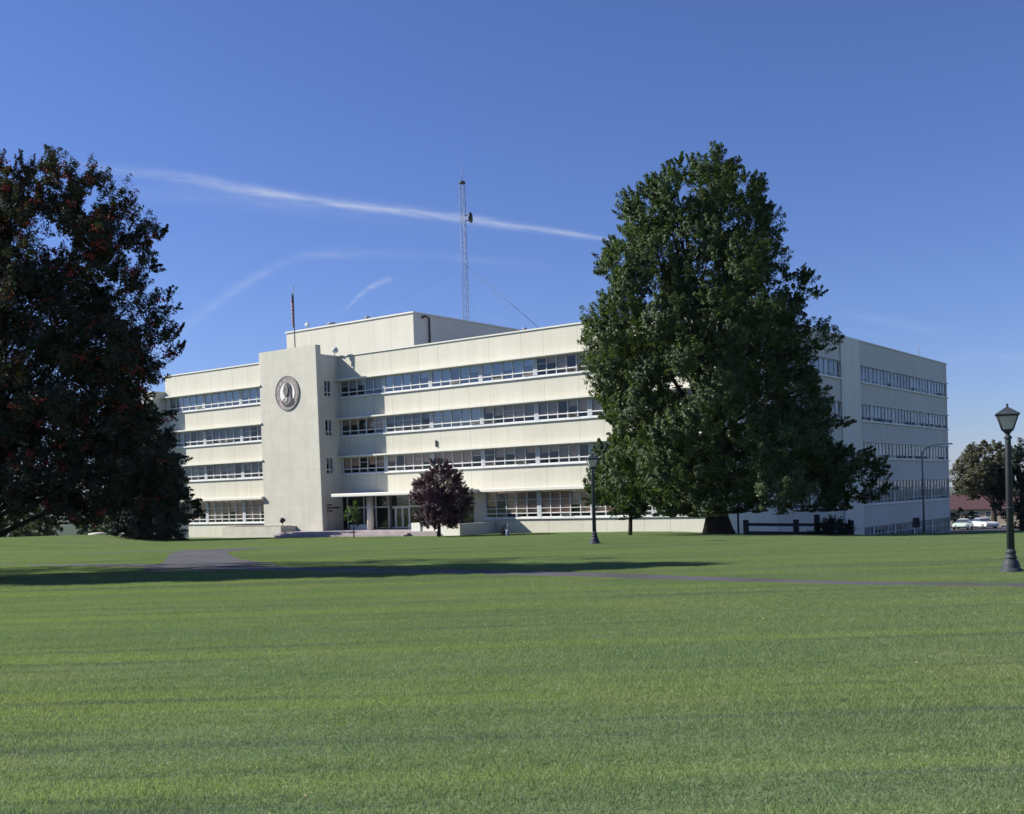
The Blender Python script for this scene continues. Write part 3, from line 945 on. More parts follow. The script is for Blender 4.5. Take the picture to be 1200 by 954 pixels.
def lattice(m):
    H = 21.6; r = .36
    c = [Vector((r * math.cos(a), r * math.sin(a), 0)) for a in (R(100), R(220), R(340))]
    for p in c: m.tube([p, p + Vector((0, 0, H))], .03, 6)
    n = 36; dz = H / n
    for i in range(n):
        for k in range(3):
            a = c[k] + Vector((0, 0, i * dz)); b = c[(k + 1) % 3]
            m.tube([a, b + Vector((0, 0, i * dz))], .011, 4, 0, False)
            m.tube([a if i % 2 else b + Vector((0, 0, i * dz)), (b if i % 2 else c[k]) + Vector((0, 0, (i + 1) * dz))], .011, 4, 0, False)


bpart('lattice', lattice, M['steel'], mast)
bpart('top_plate', lambda m: m.lathe([(.38, 21.6), (.40, 21.68), (.2, 21.85)], 14), M['dark'], mast)
bpart('whip_antenna', lambda m: m.tube([(0, 0, 21.8), (0, 0, 23.4)], .025, 6), M['steel'], mast)


def dish(m):
    z0 = 17.7
    m.lathe([(.14, .0), (.40, .08), (.58, .22), (.59, .34), (.1, .44)], 18)
    m.v = [(.60 + v[2], v[1], z0 + v[0]) for v in m.v]


di = bpart('dish', dish, M['dark'], mast)
bpart('bracket', lambda m: (m.tube([(.2, 0, 18.0), (.65, 0, 18.0)], .05, 6), m.tube([(.2, 0, 17.4), (.65, 0, 17.4)], .05, 6)), M['dark'], di)
for z, (x, y) in ((12.6, (14.0, -4.5)), (12.6, (-10.0, -8.5)), (12.6, (-3.0, 14))):
    bpart('guy_wire', lambda m: m.tube([(0, 0, z), (x, y, .05 if x > 0 else 5.2)], .026 if (z < 15 and x > 10) else .005, 5), M['dark'], mast)

# flag pole and limp flag
fp = thing('flag_pole', B(-27.4, -2.65, 17.02), 'thin flag pole standing on top of the stone tower', 'flag pole', -PHI)
bpart('pole', lambda m: m.tube([(0, 0, 0), (0, 0, 5.8)], [.06, .035], 10), M['steel'], fp)
bpart('finial', lambda m: m.lathe([(.02, 5.8), (.08, 5.88), (.08, 5.94), (.02, 6.0)], 10), M['chrome'], fp)


def flagmat():
    m, t, out = newmat('limp striped flag')
    at = t.n('ShaderNodeAttribute', attribute_name='flagpos')
    s = t.n('ShaderNodeSeparateXYZ', {0: at.outputs['Vector']})
    st = t.m('GREATER_THAN', t.m('FRACT', t.m('MULTIPLY', s.outputs[1], 6.5)), .5)
    c = t.mix(st, c4((.62, .60, .58)), c4((.42, .03, .035)))
    can = t.m('MULTIPLY', t.m('LESS_THAN', s.outputs[0], .42), t.m('LESS_THAN', s.outputs[1], .54))
    c = t.mix(can, c, c4((.02, .025, .09)))
    d = t.n('ShaderNodeBsdfPrincipled', {'Base Color': c, 'Roughness': .8})
    t.link(d.outputs[0], out.inputs[0]); return m


nu, nv_ = 40, 40      # flag cloth: fly hangs down along the pole in folds
vs = []; at_ = []
for j in range(nv_ + 1):
    for i in range(nu + 1):
        fu, fv = i / nu, j / nv_               # along the fly, down the hoist
        z = 5.5 - fv * 1.5 - fu * 2.2 * (.55 + .45 * fv)
        fold = math.sin(fu * 17 + fv * 2.2)
        out_ = .07 + .16 * (fu * (1 - fu) * 2.2 + .25 * fv)
        vs.append((-out_ * (1 + .5 * fold) - .02, .14 * math.cos(fu * 17 + fv * 1.3) * min(1, fu * 4), z)); at_.append((fu, fv, 0))
ii = (np.arange(nv_)[:, None] * (nu + 1) + np.arange(nu)[None, :]).ravel()
fl = npmesh('flag', np.array(vs), np.stack([ii, ii + 1, ii + nu + 2, ii + nu + 1], 1), flagmat(), None, True)
a = fl.data.attributes.new('flagpos', 'FLOAT_VECTOR', 'POINT'); a.data.foreach_set('vector', np.array(at_, np.float32).ravel())
sol = fl.modifiers.new('cloth', 'SOLIDIFY'); sol.thickness = .01
fl.location = B(-27.4, -2.65, 17.02); fl.rotation_euler = (0, 0, -PHI)
tag(fl, 'striped red and white flag with blue corner hanging limp from its pole', 'flag')

# planters by the entrance
pl = thing('planter', B(-36.45, -5.0, -1.6), 'long low concrete planter wall in front of the stone tower', 'planter', -PHI)
bpart('planter_wall', lambda m: m.box(0, 8.8, 0, 2.0, -2, 1.25), M['concrete'], pl, .02)
bpart('soil', lambda m: m.box(.25, 8.55, .25, 1.75, 1.253, 1.28), M['bark'], pl)
pl = thing('planter', B(-10.8, -5.0, -1.6), 'low cream planter wall right of the entrance, behind the purple tree', 'planter', -PHI)
bpart('planter_wall', lambda m: (m.box(0, 1.05, 0, 1.0, -2, 1.42), m.box(1.05, 5.4, .1, .35, -2, 1.30), m.box(5.15, 5.4, .35, 4.98, -2, 1.30), m.box(0.05, .3, 1.0, 4.98, -2, 1.30), m.box(.3, 5.15, .35, 4.98, -2, 1.0)), M['trim'], pl, .02)
bpart('soil', lambda m: m.box(.31, 5.14, 1.01, 4.97, 1.003, 1.1), M['bark'], pl)


# ---------------------------------------------------------------- trees
def sphere_dirs(n, up=0.0):
    d = unit(rng.normal(0, 1, (n, 3))); d[:, 2] += up
    return unit(d)


def make_tree(name, label, cat, base, prof, axis_x, depth_k, nb, bough_r, nsub, nleaf, leaf, leafm, barkm, trunk_r, trunk_top, lean=(0, 0),
              shell=(.45, 1.0), up=.35, flat=.85, group=None, limbs=26, sub_r=.34, plume=0.0, lift=0.0, gap=0.0, flare=1.9, extra=None, width=.55, first_limb=.16, tip_up=.5, bias=0.0):
    """prof: rows (z, left extent, right extent) about x = axis_x(z), all relative to the base point"""
    global rng
    rng = np.random.default_rng(sum(ord(ch) * (i_ + 1) for i_, ch in enumerate(label)))
    t = thing(name, base, label, cat, 0, group)
    prof = np.array(prof, float); H0 = prof[:, 0].mean() * .8
    zs = np.linspace(prof[0, 0], prof[-1, 0], 200)
    L = np.interp(zs, prof[:, 0], prof[:, 1]); Rr = np.interp(zs, prof[:, 0], prof[:, 2])
    w = (Rr - L) / 2; cx = (Rr + L) / 2
    pw = w ** 1.6 + .05; cdf = np.cumsum(pw) / pw.sum()
    u = (np.arange(nb) + rng.uniform(0, 1, nb)) / nb
    zi = np.interp(u, cdf, np.arange(200))
    z = np.interp(zi, np.arange(200), zs); ww = np.interp(zi, np.arange(200), w); cc = np.interp(zi, np.arange(200), cx)
    th = np.arange(nb) * 2.39996 + rng.uniform(-.5, .5, nb)
    rf = np.sqrt(rng.uniform(shell[0] ** 2, shell[1] ** 2, nb))
    br = rng.uniform(bough_r[0], bough_r[1], nb) * np.clip(ww / np.max(w), .35, 1) ** .5
    rx = np.maximum(ww - br * .75, .05) * rf
    C = np.stack([cc + rx * np.cos(th), rx * depth_k * np.sin(th), z], 1)
    # boughs -> sub clumps
    ns = nb * nsub
    bi = np.repeat(np.arange(nb), nsub)
    out = unit(np.stack([np.cos(th), np.sin(th), np.full(nb, up)], 1))
    d = unit(sphere_dirs(ns) + out[bi] * .75)
    S = C[bi] + d * br[bi][:, None] * rng.uniform(.35 + .35 * bias, 1.1, ns)[:, None] * np.array([1, 1, flat])
    sr = br[bi] * sub_r * rng.uniform(.7, 1.3, ns)
    keep = rng.uniform(0, 1, ns) > gap
    S, sr, d, bi = S[keep], sr[keep], d[keep], bi[keep]
    if extra is not None:
        E_ = np.array(extra, float)
        k = 4
        Se = np.repeat(E_[:, :3], k, 0) + rng.normal(0, 1, (len(E_) * k, 3)) * np.repeat(E_[:, 3:4], k, 0) * np.array([.5, .5, .3])
        S = np.concatenate([S, Se]); sr = np.concatenate([sr, np.repeat(E_[:, 3] * .35, k)])
        hx_ = np.repeat(E_[:, :3] - np.array([np.interp(0, [0, 1], [0, 1]), 0, H0]), k, 0); hx_[:, 2] *= .6
        d = np.concatenate([d, unit(unit(hx_) + rng.normal(0, .45, Se.shape))]); C = np.concatenate([C, E_[:, :3]]); br = np.concatenate([br, E_[:, 3]])
    ns = len(S)
    li = np.repeat(np.arange(ns), nleaf)
    g = rng.normal(0, 1, (len(li), 3))
    g = g / np.maximum(np.linalg.norm(g, axis=1, keepdims=True), 1e-6) * (rng.uniform(0, 1, len(li)) ** .5)[:, None]
    P = S[li] + g * sr[li][:, None] * np.array([1, 1, .8])
    if plume:                       # each sub clump is a twig that points outwards and thins to its tip
        a = (rng.uniform(0, 1, len(li)) ** .8)[:, None]
        pd = unit(d + np.array([0, 0, tip_up]) + rng.normal(0, .25, d.shape))[li]
        P = S[li] + pd * (a - .35) * plume + g * sr[li][:, None] * (1.05 - .8 * a)
    P[:, 2] += lift
    P[:, 2] = np.maximum(P[:, 2], prof[0, 0] - .3)
    ob = unit(S - C[np.minimum(bi, len(C) - 1)] if extra is None else np.concatenate([S[:len(bi)] - C[bi], np.zeros((len(S) - len(bi), 3)) + d[len(bi):]]))
    N = unit(g * .45 + d[li] * .3 + ob[li] * .75 + np.array([0, 0, .40]))
    leaf_mesh('crown', P, N, np.full(len(P), leaf), leafm, t, width)
    # trunk and limbs
    mb = MB(); H = trunk_top
    def spine(f): return Vector((lean[0] * f + .12 * math.sin(f * 5) * trunk_r * 2, lean[1] * f + .1 * math.sin(f * 4 + 1) * trunk_r * 2, H * f))
    fr = [0, .02, .06, .15, .3, .45, .6, .75, .9, 1]
    rad = [trunk_r * k for k in (flare, 1.45 if flare > 1.5 else 1.1, 1.12, 1.0, .86, .7, .55, .4, .24, .08)]
    mb.tube([spine(f) - Vector((0, 0, .25 if f == 0 else 0)) for f in fr], rad, 14, 0, True, .06)
    for b in rng.permutation(nb)[:limbs]:
        c = Vector(C[b]); f0 = max(first_limb, min(.92, (c.z / H) * rng.uniform(.45, .75)))
        a = spine(f0); r0 = trunk_r * (1 - f0 * .85) * .42
        mid = a.lerp(c, .5) + Vector((rng.normal(0, .12), rng.normal(0, .12), .18 * (c - a).length * (.5 if c.z > a.z else 1)))
        mb.tube([a, a.lerp(mid, .55) + Vector((0, 0, .05)), mid, mid.lerp(c, .55), c], [r0, r0 * .8, r0 * .55, r0 * .36, r0 * .14], 7, 0, False, .05)
        for q in range(2):
            e = c + Vector(rng.normal(0, 1, 3)) * br[b] * .4
            mb.tube([mid.lerp(c, .4 + .3 * q), c.lerp(e, .5), e], [r0 * .3, r0 * .18, r0 * .06], 5, 0, False)
    mb.build('trunk', barkm, t)
    return t, C, br, S


M['maple'] = leafmat('dark maple leaves', [(0, (.026, .046, .017)), (.45, (.046, .076, .026)), (.8, (.074, .108, .034)), (1, (.115, .140, .046))], .26, .025)
M['maple2'] = leafmat('young maple leaves', [(0, (.018, .038, .014)), (.6, (.030, .056, .020)), (1, (.055, .078, .030))], .3, .025)
M['rowan'] = leafmat('rowan leaves', [(0, (.018, .028, .016)), (.5, (.032, .046, .021)), (.76, (.056, .054, .023)), (.9, (.095, .050, .023)), (1, (.14, .048, .023))], .28, .025, 1.3)
M['plum'] = leafmat('purple plum leaves', [(0, (.036, .012, .020)), (.6, (.075, .022, .034)), (1, (.13, .045, .058))], .22, .06, 1.0)
M['lightgreen'] = leafmat('light green leaves', [(0, (.035, .075, .018)), (.6, (.060, .110, .026)), (1, (.10, .14, .04))], .35, .05)
M['olive'] = leafmat('olive leaves', [(0, (.035, .045, .016)), (.6, (.055, .065, .022)), (1, (.09, .085, .03))], .3, .04)
M['oak'] = leafmat('brownish oak leaves', [(0, (.034, .046, .018)), (.5, (.056, .060, .024)), (.85, (.085, .068, .030)), (1, (.10, .068, .034))], .25, .04)
M['evergreen'] = leafmat('dark evergreen sprays', [(0, (.008, .014, .010)), (.7, (.014, .024, .014)), (1, (.03, .042, .022))], .12, .03)
M['far'] = leafmat('far tree leaves', [(0, (.020, .036, .018)), (.6, (.034, .054, .024)), (1, (.06, .075, .03))], .25, .03)

K62 = 62 / 1306.34


def prof_px(rows, y0, cx, Y):
    """measured outline rows (height above base in m, left and right reach in m)"""
    k = Y / 1306.34
    return [((y0 - y) * k, (l - cx) * k, (r - cx) * k) for y, l, r in rows]


big_prof = prof_px([(594, 770, 935), (587, 710, 990), (577, 690, 1018), (562, 688, 1022), (540, 692, 1006), (515, 690, 984), (488, 686, 986), (462, 700, 970), (438, 692, 965),
                    (410, 684, 978), (385, 684, 972), (362, 704, 958), (340, 704, 962), (315, 702, 955), (292, 712, 950), (268, 726, 934), (240, 732, 928), (224, 742, 914), (209, 762, 900), (198, 788, 886), (192, 804, 828)], 625, 845, 62)
spray = []
for (x, y, r) in ((1030, 560, .55), (1012, 548, .6), (1015, 570, .6), (1040, 549, .4), (1000, 585, .6), (985, 595, .55), (1000, 500, .5), (985, 492, .6), (962, 350, .4), (955, 330, .5), (995, 530, .5), (1020, 533, .35), (974, 410, .4),
                  (878, 196, .4), (866, 206, .45), (892, 210, .4), (845, 204, .45), (816, 188, .4), (800, 202, .45), (786, 214, .45), (905, 215, .5)):
    spray.append(((x - 845) * K62, rng.uniform(-1.2, 1.2), (625 - y) * K62, r))
for _i in range(34):
    x = rng.uniform(930, 1034); y = rng.uniform(520 + max(0, x - 960) * .25, 602 - max(0, x - 980) * .35)
    spray.append(((x - 845) * K62, rng.uniform(-2.6, 2.2), (625 - y) * K62, rng.uniform(.55, .85)))
make_tree('broadleaf_tree', 'huge dark green broadleaf tree standing alone on the lawn in front of the office block', 'tree', G(11.45, 62.0),
          big_prof, 845, .92, 250, (1.1, 1.95), 26, 76, .15, M['maple'], M['barkdark'], .56, 17.5, (-1.2, .3), (.35, 1.0), .5, .8, None, 34, .27, .7, 0, .02, 1.9, spray, first_limb=.14, bias=.6)

small_prof = prof_px([(602, 706, 815), (595, 686, 830), (580, 684, 832), (560, 688, 826), (540, 690, 815), (518, 706, 800), (500, 728, 775)], 628, 738, 68)
make_tree('young_tree', 'small green tree with a thin trunk between a lamp and the huge tree', 'tree', G(7.15, 68.0), small_prof, 738, .8, 60, (.7, 1.1), 14, 70, .16,
          M['maple2'], M['barkdark'], .12, 5.0, (.2, 0), (.2, 1.0), .4, .8, None, 14, .38, .7, 0, .05, 1.3, first_limb=.3)

rp = prof_px([(584, -230, 130), (575, -250, 182), (566, -255, 196), (555, -270, 206), (525, -265, 200), (490, -255, 192), (460, -235, 190), (430, -225, 184), (400, -215, 196), (370, -200, 204), (345, -185, 198), (315, -170, 182), (285, -150, 180), (255, -125, 186), (230, -105, 172), (205, -90, 146), (185, -70, 122), (170, -50, 98), (154, -10, 74)], 658, -36, 36.5)
rx_ = []
for (x, y, r) in ((192, 262, .22), (180, 252, .25), (150, 222, .3), (120, 205, .3), (60, 176, .3), (30, 170, .2), (197, 345, .25), (203, 372, .22), (200, 392, .25), (188, 402, .3), (190, 325, .25), (172, 290, .3), (165, 262, .3), (215, 575, .3), (225, 590, .22), (205, 520, .25), (190, 470, .3)):
    rx_.append(((x + 36) * 36.5 / 1306.34, rng.uniform(-.6, .6), (659 - y) * 36.5 / 1306.34, r))
rowan, RC, RB, RS = make_tree('rowan_tree', 'tall near black rowan with red berry clusters at the left edge, thin lacy crown', 'tree', G(-17.6, 37.0), rp, 0, .44, 440, (.65, 1.15), 17, 60, .115,
                              M['rowan'], M['barkdark'], .24, 13.0, (1.4, .2), (.25, 1.0), .3, .75, None, 60, .38, .5, 0, .12, 1.4, rx_, .42, .1)


def berries(t, S, n, base_r=.10):
    idx = rng.choice(len(S), n, replace=False)
    c = np.repeat(S[idx] + rng.normal(0, .12, (n, 3)), 16, 0)
    c = c + rng.normal(0, 1, c.shape) * np.array([base_r, base_r, base_r * .55])
    o = np.array([(1, 0, 0), (0, 1, 0), (-1, 0, 0), (0, -1, 0), (0, 0, 1), (0, 0, -1)]) * .034
    v = (c[:, None, :] + o).reshape(-1, 3)
    f = np.array([(0, 1, 4), (1, 2, 4), (2, 3, 4), (3, 0, 4), (1, 0, 5), (2, 1, 5), (3, 2, 5), (0, 3, 5)])
    q = (np.arange(len(c))[:, None, None] * 6 + f).reshape(-1, 3)
    ob = npmesh('berries', v, q, M['berry'], t, True); ob['kind'] = 'stuff'


M['berry'] = simple('red rowan berries', (.30, .035, .018), .4, .3, 2.0)
berries(rowan, RS, 800)
rp2 = prof_px([(600, -420, -110), (560, -450, -70), (480, -440, -40), (400, -420, -25), (330, -390, -18), (270, -350, -6), (220, -300, 8), (180, -260, 10), (164, -220, 2)], 658, -250, 42)
r2, _c, _b, S2 = make_tree('rowan_tree', 'second rowan of which only a few twigs show at the top of the left edge', 'tree', G(-27.6, 42.5), rp2, 0, .42, 70, (.9, 1.4), 13, 30, .14,
                           M['rowan'], M['barkdark'], .22, 9.0, (-.6, 0), (.25, 1.0), .3, .75, None, 20, .4, .6, 0, .1, 1.4, None, .42)
berries(r2, S2, 120)

pp = prof_px([(617, 494, 535), (608, 480, 549), (596, 477, 554), (582, 476, 557), (570, 478, 553), (558, 486, 546), (548, 498, 536), (540, 506, 524)], 628, 512, 92)
make_tree('plum_tree', 'small round dark purple leaved tree in front of the entrance planter', 'tree', G(-6.1, 92.0), pp, 512, .95, 110, (.42, .75), 13, 80, .095, M['plum'], M['barkdark'], .13, 4.6, (.1, 0),
          (.2, 1.0), .4, .85, None, 16, .40, .5, 0, .05, 1.4, None, first_limb=.22)
sp = [(1.2, -.35, .35), (1.7, -.8, .75), (2.3, -.75, .8), (2.8, -.45, .5), (3.1, -.1, .12)]
make_tree('sapling', 'thin light green sapling before the entrance windows', 'tree', G(-13.7, 96.0), sp, 0, .9, 14, (.25, .42), 8, 16, .13, M['lightgreen'], M['barkdark'], .055, 2.7, (0, 0), (.1, 1.0), .4, .9, None, 6, .4, .3, 0, .1, 1.2, first_limb=.4)

# dark evergreen at the far left corner of the building
ep_ = [(.2, -3.0, 3.5), (2, -3.6, 4.0), (4, -3.8, 4.1), (6, -3.9, 3.7), (8, -3.8, 3.1), (10, -3.2, 2.5), (12, -2.4, 1.7), (13.6, -1.0, .6)]
make_tree('evergreen_tree', 'broad dark dense tree against the left end of the office block', 'tree', G(-34.6, 106.0), ep_, 0, .8, 150, (.8, 1.3), 13, 60, .22, M['evergreen'], M['barkdark'], .22, 9.5, (0, 0), (.2, 1), .2, .9, None, 10, .42, .8, 0, .03, tip_up=-.1)

# loose trees and shrubs beyond the left end of the lawn
def bush_prof(h, w, lo=.15, skew=0.0):
    return [(lo, -w * .75, w * .75), (h * .25, -w, w), (h * .5, -w * .95 + skew, w * .95 + skew), (h * .75, -w * .65 + skew, w * .7 + skew), (h * .93, -w * .3 + skew, w * .3 + skew), (h, -w * .08 + skew, w * .08 + skew)]


for nm, lb, ct, x, y, h, w, mt, lf in (
        ('shrub', 'olive green sunlit shrub low under the rowan at the left edge', 'shrub', -58.5, 134, 5.4, 4.0, 'olive', .30),
        ('broadleaf_tree', 'mid green rounded tree beyond the lawn, second from the left edge', 'tree', -52.5, 142, 6.6, 3.6, 'far', .32),
        ('shrub', 'grey green shrub behind the pale lids on the lawn edge', 'shrub', -45.5, 131, 5.2, 3.4, 'far', .30),
        ('broadleaf_tree', 'dark green tree between the shrubs and the office block', 'tree', -41.0, 139, 7.6, 3.8, 'evergreen', .32),
        ('shrub', 'brown green shrub at the far left of the lawn edge', 'shrub', -66.5, 140, 4.6, 4.2, 'oak', .30)):
    make_tree(nm, lb, ct, G(x, y, -.1), bush_prof(h, w), 0, .9, 34, (.9, 1.5), 9, 36, lf, M[mt], M['barkdark'], .2, h * .8, (0, 0), (.2, 1), .5, .85, None, 8, .4, .3)

# right side trees
op = prof_px([(584, 1126, 1186), (576, 1120, 1194), (565, 1117, 1200), (552, 1117, 1200), (538, 1122, 1200), (528, 1136, 1190), (521, 1150, 1176)], 622, 1165, 165)
make_tree('oak_tree', 'brownish green tree with a leaning limb in front of the long brick house', 'tree', G(71.3, 165.0), op, 0, .8, 70, (1.1, 1.8), 12, 60, .25, M['oak'], M['bark'], .42, 8.4, (-.3, 0), (.25, 1), .3, .75, None, 18, .4, .6, 0, .08, 1.4, [(-5.0, 0, 6.2, .9), (-3.0, 0, 5.0, .7)], first_limb=.28)
dp = prof_px([(596, 1172, 1235), (580, 1166, 1250), (560, 1170, 1255), (540, 1166, 1255), (520, 1172, 1245), (506, 1180, 1232), (497, 1192, 1215)], 622, 1196, 86)
make_tree('broadleaf_tree', 'very dark tree behind the right hand lamp post at the right edge', 'tree', G(39.3, 86.0), dp, 0, .9, 40, (.8, 1.3), 11, 46, .19, M['evergreen'], M['barkdark'], .26, 6.5, (0, 0), (.25, 1), .3, .8, None, 16, .4, .6, 0, .08, 1.4, [(-2.0, 0, 4.2, .4), (-1.75, 0, 5.6, .35)], first_limb=.28)
for x, y, h, w, mt, lb in ((109, 262, 17.5, 6.5, 'far', 'green tree tops behind the red roof, next to the office block'), (119, 276, 16.5, 7.5, 'oak', 'brown green tree tops behind the red roof, middle of the far row'), (131, 280, 17.5, 8.5, 'far', 'green tree tops behind the red roof, nearest the right edge')):
    make_tree('broadleaf_tree', lb, 'tree', G(x, y), bush_prof(h, w, 1.0), 0, .8, 60, (1.8, 2.8), 11, 60, .5, M[mt], M['bark'], .5, h * .75, (0, 0), (.2, 1), .5, .85, 'trees behind the brick house', 8, .4, .3)
make_tree('shrub', 'dark rounded shrub behind the parked cars', 'shrub', G(67.0, 166.0), bush_prof(3.2, 2.9), 0, .9, 20, (.6, .9), 9, 36, .22, M['evergreen'], M['barkdark'], .15, 2.0, (0, 0), (.2, 1), .5, .85, None, 5, .4, .2)


# ---------------------------------------------------------------- lamp posts
def frosted():
    m, t, out = newmat('frosted lamp glass')
    d = t.n('ShaderNodeBsdfDiffuse', {0: (.62, .64, .62, 1)}).outputs[0]
    tr = t.n('ShaderNodeBsdfTranslucent', {0: (.62, .64, .62, 1)}).outputs[0]
    gl = t.n('ShaderNodeBsdfGlossy', {0: (1, 1, 1, 1), 'Roughness': .2}).outputs[0]
    mx = t.n('ShaderNodeMixShader', {0: .5, 1: d, 2: tr}).outputs[0]
    mx = t.n('ShaderNodeMixShader', {0: .06, 1: mx, 2: gl}).outputs[0]
    t.link(mx, out.inputs[0]); return m


M['frost'] = frosted()
lamp = thing('street_lamp', G(12.05, 27.0), 'large old style lantern lamp post near the right edge of the lawn', 'street lamp', R(-22), 'lantern lamp posts on the lawn')
bpart('base', lambda m: m.lathe([(.275, -.1), (.275, .03), (.265, .06), (.225, .085), (.205, .10), (.20, .14), (.195, .20), (.165, .26), (.13, .31), (.125, .33), (.145, .345), (.145, .375), (.115, .39), (.108, .45), (.125, .47), (.125, .50), (.095, .52), (.092, .56)], 16), M['lampmetal'], lamp)
bpart('post', lambda m: (m.lathe([(.090, .56), (.068, 3.2), (.07, 3.22), (.095, 3.24), (.095, 3.28), (.06, 3.30), (.055, 3.34)], 14), m.lathe([(.105, 1.55), (.105, 1.58)], 14)), M['lampmetal'], lamp)


def lantern(m):
    zb, zt, a, b = 3.44, 3.80, .115, .235
    m.lathe([(.05, 3.34), (.10, 3.37), (.15, 3.42), (.165, 3.44)], 4, 0, (0, 0), R(45), False)
    for sx, sy in ((1, 1), (1, -1), (-1, 1), (-1, -1)):
        m.tube([(sx * a, sy * a, zb - .01), (sx * b, sy * b, zt)], .018, 6)
    for z, q in ((zb, a), (zt - .015, b - .01)):
        for s in (1, -1):
            m.box(-q, q, s * q - .014, s * q + .014, z - .014, z + .016); m.box(s * q - .013, s * q + .013, -q, q, z - .013, z + .015)


lo = bpart('lantern', lantern, M['lampmetal'], lamp)
gm = MB()
for k in range(4):
    c, s = math.cos(k * math.pi / 2), math.sin(k * math.pi / 2)
    q = [(-.112, -.112, 3.45), (.112, -.112, 3.45), (.228, -.228, 3.79), (-.228, -.228, 3.79)]
    gm.quad([(x * c - y * s, x * s + y * c, z) for x, y, z in q])
gm.build('pane', M['frost'], lo)
bpart('roof', lambda m: (m.lathe([(.385, 3.80), (.39, 3.82), (.375, 3.835), (.11, 3.965), (.05, 3.985)], 4, 0, (0, 0), R(45), False)), M['lampmetal'], lamp)
bpart('finial', lambda m: m.lathe([(.05, 3.985), (.03, 4.0), (.022, 4.02), (.035, 4.045), (.02, 4.07), (.005, 4.09)], 10), M['lampmetal'], lamp)
copy_thing(lamp, G(3.66, 50.0), R(10), 'smaller looking lantern lamp post in front of the young tree, mid lawn')

# road light on a tall bent pole
st = thing('road_light', G(36.9, 100.0), 'tall thin bent pole road light beside the shaded side of the office block', 'road light')
zg = float(gz(36.9, 100))
bpart('pole', lambda m: m.tube([(0, 0, -.2), (0, 0, 4.5 - zg), (.12, 0, 4.85 - zg), (.5, 0, 5.15 - zg), (1.1, 0, 5.32 - zg), (1.9, 0, 5.40 - zg)], [.10, .07, .06, .05, .045, .04], 10), M['steel'], st)
bpart('lamp_head', lambda m: m.hexa([(1.85, -.07, 5.36 - zg), (2.75, -.15, 5.33 - zg), (2.75, .15, 5.33 - zg), (1.85, .07, 5.36 - zg), (1.85, -.06, 5.45 - zg), (2.7, -.1, 5.48 - zg), (2.7, .1, 5.48 - zg), (1.85, .06, 5.45 - zg)]), M['greypaint'], st, .02)

# dark sign box on a thin post
sb = thing('sign', G(34.4, 95.0), 'small black box sign in front of the basement windows', 'sign')
zg = float(gz(34.4, 95))
bpart('post', lambda m: m.tube([(0, 0, -.2), (0, 0, -1.8 - zg)], .04, 8), M['steel'], sb)
bpart('panel', lambda m: m.box(-.25, .25, -.14, .14, -1.82 - zg, -.98 - zg), M['dark'], sb, .02)

# post beside the trunk
bpart_post = MB(); bpart_post.tube([(0, 0, -.2), (0, 0, 1.62)], .055, 10); bpart_post.lathe([(.06, 1.62), (.06, 1.66), (.01, 1.69)], 10)
o = bpart_post.build('post', M['timber']); o.location = G(12.75, 63.0); tag(o, 'slim dark post close to the trunk of the huge tree', 'post')

# timber rail fence under the tree
def fence(name, label, pts, h, rails, ph=(1.15,)):
    t = thing(name, G(pts[0][0], pts[0][1]), label, 'fence'); b = t.location.copy()
    for i, p in enumerate(pts):
        g = G(p[0], p[1]) - b; hh = h[i]
        bpart('post', lambda m: m.box(g.x - .13, g.x + .13, g.y - .13, g.y + .13, g.z - .3, g.z + hh), M['timber'], t, .02)
    for i in range(len(pts) - 1):
        a = G(*pts[i]) - b; c = G(*pts[i + 1]) - b
        for z0, z1 in rails:
            dd = (c - a); dd.z = 0; dd.normalize(); s = Vector((-dd.y, dd.x, 0)) * .05
            p0 = a + dd * .13; p1 = c - dd * .13
            bpart('rail', lambda m: m.hexa([p0 - s + Vector((0, 0, z0)), p1 - s + Vector((0, 0, z0)), p1 + s + Vector((0, 0, z0)), p0 + s + Vector((0, 0, z0)),
                                            p0 - s + Vector((0, 0, z1)), p1 - s + Vector((0, 0, z1)), p1 + s + Vector((0, 0, z1)), p0 + s + Vector((0, 0, z1))]), M['timber'], t)
    return t


rl = 26
lp_ = []
x = rng.uniform(-9, 9, rl); y = rng.uniform(6.5, 34, rl); x = x * y / 20
leaf_mesh('fallen_leaves', np.stack([x, y, gz(x, y) + .03], 1), np.tile([0, 0, 1.0], (rl, 1)), np.full(rl, .034), simple('dry fallen leaf', (.42, .33, .13), .8, .3, 3.0), None, .7)
tag(bpy.data.objects['fallen_leaves'], 'scattered small dry leaves on the lawn', 'leaves', kind='stuff')
fence('timber_fence', 'dark two rail timber fence in the shade right of the huge tree', [(12.35, 59.0), (15.0, 59.0), (17.9, 59.0)], [.80, .84, .82], ((.48, .64), (.05, .2)))
fence('timber_fence', 'short end of dark timber fence with crowded tall posts beside the low shrub', [(16.55, 60.6), (17.25, 60.3), (17.6, 59.9)], [1.15, .95, .9], ((.55, .72),))
lp = [(.05, -1.0, 1.0), (.35, -1.1, 1.1), (.6, -.75, .85), (.8, -.2, .4)]
make_tree('juniper_shrub', 'low dark spreading juniper in front of the timber fence end', 'shrub', G(16.7, 58.4, -.02), lp, 0, .7, 16, (.2, .34), 9, 34, .085, M['evergreen'], M['barkdark'], .06, .5, (0, 0), (.1, 1), .5, .7, None, 8, .4, .6)

